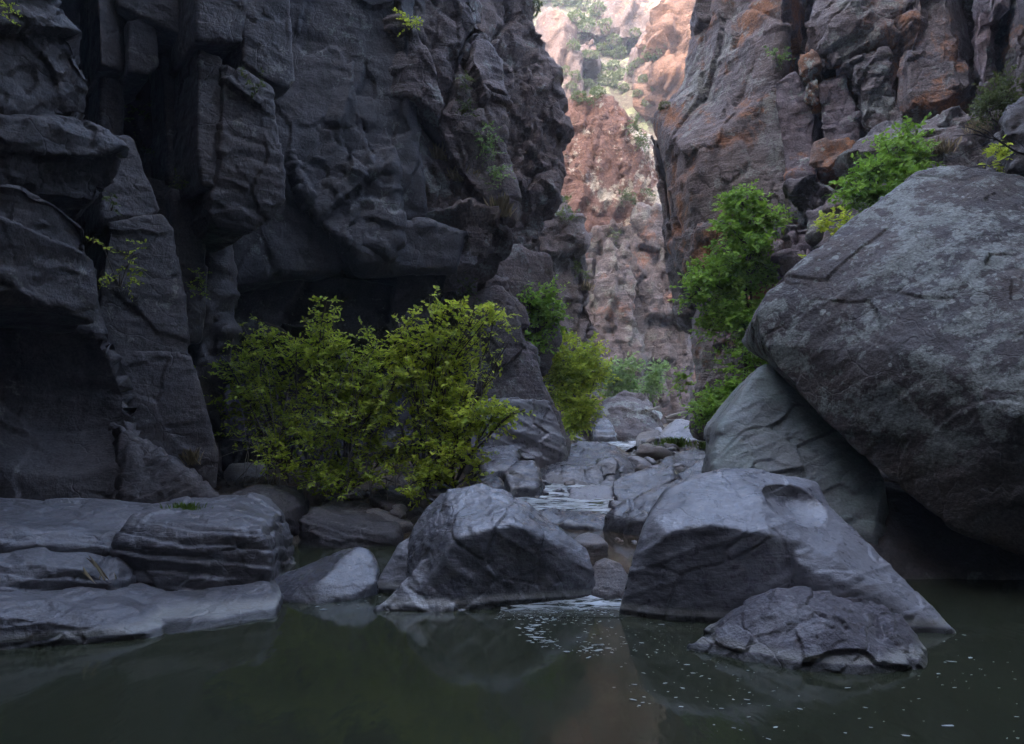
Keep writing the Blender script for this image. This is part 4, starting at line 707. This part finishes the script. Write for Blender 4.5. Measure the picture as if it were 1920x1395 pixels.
plant('leafy_shrub', 'dark green bush at the foot of the fresh green tree', 'shrub', W(1350, 815, 14.2), [(1350, 745, 14.2, 38, 28, 120), (1390, 735, 14.2, 30, 30, 100), (1330, 775, 14.0, 32, 24, 90), (1310, 765, 14, 16, 14, 30), (1365, 780, 13.8, 30, 20, 70)], 'leaf_fresh', leaf=0.09, seed=11, spray=0.3)
plant('leafy_shrub', 'bright green shrub spreading on the terrace above the giant boulder', 'shrub', W(1650, 400, 12.4),
      [(1705, 255, 12.8, 32, 18, 70), (1665, 285, 12.6, 45, 22, 100), (1715, 300, 12.7, 40, 28, 90), (1630, 325, 12.4, 50, 24, 120), (1690, 340, 12.4, 45, 28, 110), (1600, 365, 12.2, 45, 22, 100), (1650, 375, 12.2, 45, 22, 100)], 'leaf_fresh', leaf=0.085, seed=12, spray=0.32)
plant('leafy_shrub', 'small yellow green shrub just behind the left edge of the giant boulder', 'shrub', W(1560, 520, 11.2), [(1568, 425, 11.4, 26, 18, 40), (1560, 460, 11.2, 22, 18, 40), (1520, 488, 11, 18, 12, 24), (1600, 415, 11.4, 20, 14, 30)], 'leaf_lime', leaf=0.075, seed=13, spray=0.26)
plant('olive_bush', 'dull olive bush high on the terrace at the right edge', 'shrub', W(1880, 245, 12.8), [(1880, 170, 12.8, 45, 26, 150), (1845, 205, 12.8, 35, 20, 110), (1905, 200, 12.8, 35, 25, 110)], 'leaf_olive', leaf=0.06, seed=14, spray=0.28)
plant('small_plant', 'few bright leaves showing behind the dead branch', 'plant', W(1880, 330, 9.4), [(1880, 290, 9.4, 22, 14, 20), (1855, 310, 9.4, 14, 10, 10)], 'leaf_lime', leaf=0.07, seed=15, spray=0.2, stem=0.008)

def cliffplant(label, anchor, cl, mat='leaf_olive', leaf=0.05, sp=0.2, seed=0, cat='plant', name='cliff_plant', fwd=0.2, per=7):
    a, n = hit(*anchor); Y0 = max(3, a.y - fwd)
    return plant(name, label, cat, tuple(a), [(px, py, Y0, rx, ry, k) for px, py, rx, ry, k in cl], mat, leaf=leaf, spray=sp, seed=seed, stem=0.008, per=per)
cliffplant('sparse yellow green plant hanging before the upper left columns', (262, 275), [(285, 150, 22, 18, 14), (262, 190, 26, 22, 20), (290, 215, 26, 20, 20), (265, 245, 30, 22, 26), (215, 240, 20, 16, 14), (280, 290, 16, 14, 8)], 'leaf_olive', seed=21)
cliffplant('small yellow green plant low on the left rock column', (225, 540), [(222, 510, 22, 22, 18), (262, 475, 16, 12, 10), (195, 462, 12, 10, 7), (215, 545, 18, 12, 10)], 'leaf_lime', seed=22, leaf=0.045, sp=0.16)
cliffplant('tiny rusty green fern on a step of the left columns', (345, 352), [(335, 340, 12, 8, 10), (355, 352, 14, 7, 10)], 'leaf_olive', seed=23, leaf=0.04, sp=0.13)
cliffplant('little plant on top of the hanging rock block', (478, 175), [(472, 145, 12, 18, 12), (485, 170, 14, 14, 10)], 'leaf_olive', seed=24, leaf=0.04, sp=0.15)
cliffplant('small yellow green tuft near the top of the slanting rock face', (765, 60), [(762, 38, 20, 14, 24), (785, 50, 10, 10, 8)], 'leaf_lime', seed=25, sp=0.18)
cliffplant('narrow green bush in the cleft of the slanting rock face', (872, 210), [(868, 155, 10, 14, 14), (876, 190, 14, 20, 24), (885, 215, 12, 12, 12)], 'leaf_olive', seed=26, sp=0.2)
cliffplant('taller green bush growing down the cleft above the undercut nose', (922, 345), [(912, 250, 14, 16, 24), (920, 285, 20, 20, 34), (930, 320, 18, 20, 28), (922, 345, 16, 10, 14)], 'leaf_soft', seed=27, sp=0.24)
cliffplant('green bush tucked in the recess under the nose', (868, 570), [(862, 525, 14, 18, 20), (875, 550, 16, 18, 22)], 'leaf_olive', seed=28, sp=0.24, leaf=0.06)
cliffplant('faint green plant on the ledge at the dark wall left end', (378, 560), [(380, 530, 16, 14, 16), (365, 548, 12, 10, 10)], 'leaf_green', seed=29, sp=0.16)
cliffplant('small green bush beside the upper crack of the promontory', (1458, 125), [(1455, 100, 14, 14, 18), (1470, 110, 12, 12, 12)], 'leaf_soft', seed=30, sp=0.24, leaf=0.07)
cliffplant('green bush on the edge of the low crag by the tower', (1062, 415), [(1060, 380, 10, 12, 16), (1066, 405, 10, 16, 20)], 'leaf_olive', seed=31, sp=0.4, leaf=0.12)
cliffplant('grey green bush on the shoulder of the low crag', (1085, 520), [(1078, 500, 14, 14, 20), (1092, 520, 16, 10, 16)], 'leaf_olive', seed=32, sp=0.4, leaf=0.12)
cliffplant('green shrub on the right shoulder of the pink tower', (1196, 285), [(1192, 235, 14, 14, 40), (1198, 262, 14, 18, 50)], 'leaf_far', seed=33, sp=0.32, leaf=0.13, fwd=0.8)
cliffplant('small green shrub halfway down the pink tower', (1180, 385), [(1176, 372, 13, 12, 30), (1190, 378, 10, 8, 16)], 'leaf_far', seed=34, sp=0.32, leaf=0.13, fwd=0.6)
cliffplant('short shrub on the tower above the purple pillar', (1160, 450), [(1158, 440, 8, 9, 14)], 'leaf_far', seed=35, sp=0.32, leaf=0.13, fwd=0.5)
cliffplant('short shrub right of the purple pillar top', (1212, 370), [(1214, 358, 9, 12, 18)], 'leaf_far', seed=36, sp=0.32, leaf=0.13, fwd=0.5)
cliffplant('low shrub on top of the pink tower, left side', (1100, 208), [(1096, 188, 14, 8, 26), (1112, 184, 12, 7, 20)], 'leaf_far', seed=37, sp=0.32, leaf=0.13, fwd=0.0)
cliffplant('tiny yellow flowering plant at the top left corner', (22, 40), [(20, 22, 10, 8, 10), (12, 38, 10, 8, 8)], 'leaf_lime', seed=38, sp=0.12, leaf=0.03)
cliffplant('small fern on the edge of the near left shelf', (210, 395), [(208, 372, 8, 12, 12), (204, 395, 7, 10, 8)], 'leaf_olive', seed=39, sp=0.13, leaf=0.035)

# far hillside shrubs: one kind, copied
random.seed(5)
def far_proto(i):
    R = np.random.default_rng(100 + i); n = 420; u = R.normal(size=(n, 3)); u /= np.linalg.norm(u, axis=1)[:, None]
    p = u * (R.uniform(0.45, 1.0, n) ** 0.5)[:, None] * np.array((1.0, 1.0, 0.75)) * (1 + 0.35 * fbm(u * 1.8 + i * 9, 2))[:, None]; p[:, 2] += 0.7
    L = R.uniform(0.16, 0.34, n); return p, u + R.normal(size=(n, 3)) * 0.5, R.normal(size=(n, 3)), L
protos = []; FAR = []
spots = [(1085, 190, 1.5), (1100, 165, 1.2), (1120, 180, 1.3), (1140, 160, 1.6), (1165, 150, 1.5), (1185, 140, 1.3), (1150, 130, 1.3), (1120, 140, 1.5), (1095, 140, 1.2), (1105, 112, 1.4), (1130, 105, 1.6), (1160, 110, 1.5), (1180, 100, 1.2), (1150, 85, 1.5),
         (1120, 80, 1.3), (1085, 75, 1.5), (1075, 95, 1.2), (1195, 125, 1.1), (1225, 110, 1.8), (1240, 95, 1.2), (1230, 170, 1.0), (1245, 205, 1.0), (1215, 200, 1.1), (1010, 8, 2.0), (1030, 2, 1.8), (1055, 12, 2.0), (1075, 4, 1.8), (1095, 18, 1.8), (1000, 25, 1.6), (1190, 75, 1.4), (1100, 60, 1.6),
         (1135, 62, 1.5), (1080, 45, 1.5), (1195, 180, 0.9), (1170, 172, 1.0), (1205, 155, 0.9), (1078, 150, 1.1), (1072, 168, 1.0), (1060, 140, 1.0), (1120, 30, 1.7)]
for i, (px, py, sc) in enumerate(spots):
    a, n = hit(px, py); k = i % 5
    r = empty('hillside_shrub', a, label='small rounded green shrub on the pale far hillside', cat='shrub', group='shrubs on the far hillside'); FAR.append((r, px, py))
    if i < 5:
        p, d, nr, L = far_proto(k); o = leaf_mesh('leaves', p, d, nr, L, L * 0.45, M['leaf_far'], None); o.location = (0, 0, o.location.z)
        tb = Tubes(); [tb.add([(0, 0, -0.1), (random.uniform(-.2, .2), random.uniform(-.2, .2), 0.4), (random.uniform(-.5, .5), random.uniform(-.5, .5), 0.9)], 0.06, 0.02, 4) for _ in range(4)]
        st = tb.build('stems', M['bark'], None); protos.append((o.data, o.location.copy(), st.data, st.location.copy())); bpy.data.objects.remove(o); bpy.data.objects.remove(st)
    for nm, me, lc in (('leaves', protos[k][0], protos[k][1]), ('stems', protos[k][2], protos[k][3])):
        ch = bpy.data.objects.new(nm, me); COL.objects.link(ch); ch.parent = r; ch.location = lc
    s = 0.55 * sc * a.y / 75; r.scale = (s * random.uniform(0.85, 1.2), s, s * random.uniform(0.8, 1.15)); r.rotation_euler.z = random.uniform(0, 6.28)

# grass tufts, dead branch, driftwood, litter
def tuft(label, px, py, w, h, n, mat, seed, lean=0.25, at=None, name='grass_tuft'):
    R = np.random.default_rng(seed); a, no = hit(px, py); a = np.array(at if at is not None else a); m = a[1] / F
    b = a + np.stack([R.normal(0, w * m * 0.45, n), R.normal(0, w * m * 0.25, n), np.full(n, -0.02)], 1)
    d = np.stack([R.normal(0, lean, n), R.normal(0, lean, n), np.ones(n)], 1); L = h * m * R.uniform(0.5, 1.15, n)
    o = leaf_mesh(name, b, d, R.normal(size=(n, 3)) * np.array((1, 1, 0.1)), L, np.maximum(0.0025, L * 0.035), M[mat], None); return tag(o, label=label, cat='grass')
tuft('bright green grass tuft on the gravel beside the triangular boulder', 1268, 838, 34, 20, 260, 'blade', 1)
tuft('small green grass tuft right of the larger bright one', 1320, 842, 10, 18, 80, 'blade', 2)
tuft('short green grass on the edge of the left ledge', 345, 955, 30, 18, 160, 'blade', 3, 0.5)
tuft('pale dry grass on the tip of the undercut nose', 940, 405, 16, 42, 150, 'straw', 4, 0.35)
tuft('dry grass hanging on the slanting rock face', 825, 300, 22, 34, 130, 'straw', 5, 0.5)
tuft('dry straw clump lower on the slanting rock face', 870, 340, 26, 30, 120, 'straw', 6, 0.5)
tuft('dry straw clump on the terrace below the olive bush', 1850, 250, 40, 30, 200, 'straw', 7, 0.5)
tuft('dry straw clump on the terrace by the bright green shrub', 1760, 290, 26, 34, 140, 'straw', 8, 0.5)
tuft('thin dry grass at the foot of the left rock column', 360, 870, 14, 34, 80, 'straw', 9, 0.35)
tuft('dry grass on the low crag shoulder', 1100, 545, 14, 20, 90, 'straw', 10, 0.5)

tuft('sparse dry stalks leaning on the lower left ledge', 190, 1088, 34, 60, 9, 'straw', 11, 0.9)

t = Tubes(); random.seed(3)
main = [W(2010, 320, 8.6), W(1950, 296, 8.6), W(1905, 285, 8.5), W(1870, 262, 8.5), W(1830, 252, 8.4), W(1785, 255, 8.4)]
t.add(main, 0.019, 0.005, 6)
br = empty('dead_branch', main[0], label='dark bare dead branch reaching over the top of the giant boulder', cat='branch'); t.build('limb', M['darkwood'], br)
for a, b in [((1905, 285), (1850, 310)), ((1870, 262), (1810, 285)), ((1870, 262), (1830, 236)), ((1850, 256), (1795, 240)), ((1905, 285), (1880, 325)), ((1930, 290), (1900, 262)), ((1850, 310), (1800, 322)), ((1810, 285), (1770, 300))]:
    tt = Tubes(); tt.add(arch(W(*a, 8.5), W(*b, 8.4), 0.0, 0.02, 5), 0.009, 0.003, 4); tt.build('twig', M['darkwood'], br)
for lab, a, b in [('pale driftwood stick lying against the far boulders', (1248, 784), (1292, 772)), ('thin driftwood stick above the other one', (1212, 770), (1236, 762)), ('broken driftwood stick under the longer one', (1250, 789), (1284, 782))]:
    tt = Tubes(); tt.add(arch(W(*a, 21.5), W(*b, 21.9), 0.03, 0.03, 6), 0.05, 0.03, 6); o = tt.build('driftwood', M['palebark'], None); tag(o, label=lab, cat='driftwood')

R = np.random.default_rng(77)
n = 5200; x = R.uniform(-5.2, -0.6, n); y = R.uniform(8.9, 12.5, n); z = ground_z(x, y); ok = z > 0.03; x, y, z = x[ok], y[ok], z[ok]; n = len(x)
o = leaf_mesh('leaf_litter', np.stack([x, y, z + 0.015], 1), np.stack([R.normal(size=n), R.normal(size=n), R.normal(0, 0.25, n)], 1), np.stack([R.normal(0, .3, n), R.normal(0, .3, n), np.ones(n)], 1), R.uniform(0.03, 0.09, n), R.uniform(0.008, 0.022, n), M['litter'], None)
tag(o, label='brown dead leaves and twigs littering the left bank', cat='leaf litter', kind='stuff')

# ------------------------------------------------------------------ loose stones
def ico(sub):
    bm = bmesh.new(); bmesh.ops.create_icosphere(bm, subdivisions=sub, radius=1); v = np.array([x.co[:] for x in bm.verts]); f = np.array([[q.index for q in p.verts] for p in bm.faces]); bm.free(); return v, f
SV, SF = ico(3); stones = []
for i in range(6):
    v = SV * np.array((1.0, 0.75, 0.6)); nrm = SV
    v = v * (1 + 0.22 * fbm(SV * 1.1 + 11 * i, 2) + blocky(SV + 7 * i, (1.3, 1.3, 1.3), 0.22, 0.0) + 0.03 * fbm(SV * 5 + i, 2))[:, None]
    me = bpy.data.meshes.new('stone'); me.from_pydata(v.tolist(), [], SF.tolist()); me.update(); me.polygons.foreach_set('use_smooth', np.ones(len(SF), bool)); me.materials.append(M['cobble'] if i % 2 else M['boulder']); stones.append(me)
random.seed(21)
def scatter(n, area, size, label, group, zoff=0.3):
    for i in range(n):
        px, Yq = random.uniform(area[0], area[1]), random.uniform(area[2], area[3]); x = (px - CX) / F * Yq
        r = random.uniform(*size) * (0.6 + 0.8 * random.random() ** 2); o = bpy.data.objects.new('stone', random.choice(stones)); COL.objects.link(o)
        zq = float(ground_z(x, Yq)) if zoff < 0.85 else (float(np.interp(Yq, [9.9, 10.2, 11, 12, 13, 14], [0.12, 0.27, 0.30, 0.32, 0.40, 0.46])) if Yq > 9.9 else 0.1) - r * 0.25
        o.location = (x, Yq, zq + r * min(zoff, 0.4)); o.scale = (r, r * random.uniform(0.8, 1.2), r * random.uniform(0.7, 1.1)); o.rotation_euler = (random.uniform(-.4, .4), random.uniform(-.4, .4), random.uniform(0, 6.28))
        tag(o, label=label, cat='stone', group=group); SCAT.append((o, label, group, r))
SCAT = []
scatter(26, (600, 880, 9.1, 10.4), (0.05, 0.13), 'loose grey stone on the bank under the lime shrubs', 'loose stones on the left bank')
scatter(22, (950, 1080, 11.0, 13.0), (0.06, 0.13), 'dark wet stone breaking the white riffle', 'stones in the riffle', 0.9)
scatter(12, (1150, 1335, 11.8, 15.5), (0.2, 0.38), 'stone lodged among the slabs right of the domed boulder', 'stones among the slabs', 0.5)
scatter(34, (1040, 1340, 18.5, 22.5), (0.08, 0.28), 'small stone on the upstream gravel bar', 'stones on the gravel bar', 0.4)
scatter(26, (1180, 1340, 12.2, 17.0), (0.1, 0.3), 'stone lodged among the slabs right of the domed boulder', 'stones among the slabs', 0.5)
scatter(24, (880, 1010, 10.6, 12.6), (0.08, 0.2), 'grey stone heaped along the left edge of the riffle', 'stones beside the riffle', 0.5)
scatter(10, (1140, 1240, 8.6, 9.6), (0.03, 0.07), 'pebble at the edge of the small brown pool', 'pebbles by the brown pool', 1.8)
PV, PF = ico(1); n = 3600; R = np.random.default_rng(31)
Yp = R.uniform(15.5, 25, n); px = R.uniform(1030, 1350, n); x = (px - CX) / F * Yp; ok = R.uniform(size=n) < 1.0
r = R.uniform(0.02, 0.075, n); z = ground_z(x, Yp) + r * 0.2; an = R.uniform(0, 6.28, n); sq = R.uniform(0.5, 1.0, (n, 3))
v = PV[None] * (r[:, None] * sq)[:, None, :]; v = np.stack([v[..., 0] * np.cos(an)[:, None] - v[..., 1] * np.sin(an)[:, None], v[..., 0] * np.sin(an)[:, None] + v[..., 1] * np.cos(an)[:, None], v[..., 2]], -1) + np.stack([x, Yp, z], 1)[:, None]
o = mesh_obj('gravel', v.reshape(-1, 3), (PF[None] + (np.arange(n) * len(PV))[:, None, None]).reshape(-1, 3), M['cobble']); tag(o, label='grey brown gravel bar beside the upper stream', cat='gravel', kind='stuff')

# ------------------------------------------------------------------ foam on the pool
R = np.random.default_rng(9); fp = []
def flakes(n, pxr, pyr, size, arcf=None):
    for _ in range(n):
        px = R.uniform(*pxr); py = R.uniform(*pyr)
        if arcf: px, py = arcf(px, py)
        Yq = H * F / (py - HY); fp.append(((px - CX) / F * Yq, Yq, R.uniform(*size) * (0.3 + R.uniform() ** 3 * 1.3)))
flakes(420, (930, 1170), (1120, 1168), (0.002, 0.006), lambda a, b: (a, 1160 - (1160 - b) * (0.3 + 0.7 * (a - 940) / 230)))
flakes(160, (0, 1), (0, 1), (0.005, 0.012), lambda a, b: (1060 + 140 * math.cos(2.2 + 2.6 * a) + R.normal(0, 14) + 80, 1185 + 32 * math.sin(2.2 + 2.6 * a) * -1 + R.normal(0, 6)))
flakes(170, (1080, 1350), (1165, 1230), (0.002, 0.006))
flakes(70, (1150, 1420), (1230, 1330), (0.004, 0.010)); flakes(60, (1330, 1920), (1270, 1390), (0.003, 0.007)); flakes(40, (560, 720), (1112, 1145), (0.004, 0.012)); flakes(30, (1700, 1900), (1190, 1290), (0.004, 0.010))
fp = np.array(fp); n = len(fp); m = 7; an = np.arange(m) / m * 2 * np.pi; wob = R.uniform(0.6, 1.3, (n, m)); el = R.uniform(1.2, 4.0, n); th = R.normal(0, 0.35, n)
vx = np.cos(an)[None] * wob * (fp[:, 2] * el)[:, None]; vy = np.sin(an)[None] * wob * fp[:, 2][:, None]
v = np.stack([fp[:, 0][:, None] + vx * np.cos(th)[:, None] - vy * np.sin(th)[:, None], fp[:, 1][:, None] + vx * np.sin(th)[:, None] + vy * np.cos(th)[:, None], np.full((n, m), 0.003)], -1)
v[..., 2] += np.interp(v[..., 1], [5.7, 6.0, 6.35, 6.6], [0.003, 0.012, 0.035, 0.12]) * ((v[..., 0] > -0.1) & (v[..., 0] < 1.2) & (v[..., 1] > 5.75))
o = mesh_obj('foam', v.reshape(-1, 3), (np.arange(n)[:, None] * m + np.arange(m)[None]), M['foam'], smooth=False); tag(o, label='white foam flecks drifting on the green pool', cat='foam', kind='stuff')

hz = mesh_obj('haze', np.array([(x, y, z) for x in (-175, 175) for y in (-75, 280) for z in (-3, 135)], float), [(0, 1, 3, 2), (4, 6, 7, 5), (0, 4, 5, 1), (2, 3, 7, 6), (0, 2, 6, 4), (1, 5, 7, 3)], M['foam'], smooth=False, origin=(0, 0, 0))
t = NT('haze_air'); pv = t.n('ShaderNodeVolumePrincipled', {'Color': (0.85, 0.9, 1.0, 1), 'Density': 0.0017, 'Anisotropy': 0.2}); t.t.links.new(pv.outputs[0], t.out.inputs[1])
hz.data.materials.clear(); hz.data.materials.append(t.m); tag(hz, label='thin pale haze filling the gorge', kind='stuff')
S.cycles.volume_bounces = 0

# ------------------------------------------------------------------ repeats: drop the wholly hidden ones, give each of the rest its own place in words
bpy.context.view_layer.update(); DG = bpy.context.evaluated_depsgraph_get()
ORD = ['first', 'second', 'third', 'fourth', 'fifth', 'sixth', 'seventh', 'eighth', 'ninth', 'tenth', 'eleventh', 'twelfth', 'thirteenth', 'fourteenth', 'fifteenth', 'sixteenth', 'seventeenth', 'eighteenth', 'nineteenth', 'twentieth']
CAMP = Vector((0, 0, H))
def seen(o, r, fam):
    n = 0
    for dx in (-0.8, -0.4, 0, 0.4, 0.8):
        for dz in (-0.2, 0.1, 0.35, 0.6):
            p = o.location + Vector((dx * r, -0.3 * r, dz * r)); d = (p - CAMP).normalized()
            org = CAMP
            for _ in range(4):
                ok, loc, no, idx, ob, mt = S.ray_cast(DG, org, d)
                if ok and ob.name.startswith('haze'): org = loc + d * 0.01; continue
                break
            if ok and (ob.name == o.name or ob.parent == o): n += 1
    return n
def drop_obj(o):
    for ch in list(o.children): bpy.data.objects.remove(ch)
    bpy.data.objects.remove(o)
NOUN = {'loose stones on the left bank': ('loose stone on the bank under the lime shrubs', 'bank'), 'stones in the riffle': ('dark wet stone in the white riffle', 'riffle'),
        'stones on the gravel bar': ('small stone on the upstream gravel bar', 'bar'), 'stones among the slabs': ('stone among the slabs by the domed boulder', 'slabs'), 'stones beside the riffle': ('grey stone at the left edge of the riffle', 'edge'), 'pebbles by the brown pool': ('pebble at the small brown pool', 'pool')}
for gname, (noun, _) in NOUN.items():
    keep = []
    for o, lab, grp, r in SCAT:
        if grp != gname: continue
        if seen(o, r, None)   >= 1: keep.append((o, r))
        else: drop_obj(o)
    keep.sort(key=lambda q: q[0].location.y); h2 = (len(keep) + 1) // 2
    for part, word in ((keep[:h2], 'nearer'), (keep[h2:], 'farther')):
        part.sort(key=lambda q: q[0].location.x / q[0].location.y)
        for i, (o, r) in enumerate(part):
            o['label'] = '%s %s, %s from left, %s row' % ('larger' if r > np.median([q[1] for q in keep]) else 'smaller', noun, ORD[min(i, 19)], word)
rows = [(-99, 35, 'along the skyline'), (35, 88, 'below the rim wall'), (88, 128, 'midway up the slope'), (128, 162, 'low on the slope'), (162, 999, 'at the foot')]
for lo, hi, where in rows:
    part = sorted([q for q in FAR if lo <= q[2] < hi], key=lambda q: q[1])
    part = [q for q in part]
    for i, (o, px, py) in enumerate(part):
        o['label'] = 'rounded green shrub %s of the far hillside, %s from the left' % (where, ORD[min(i, 19)])
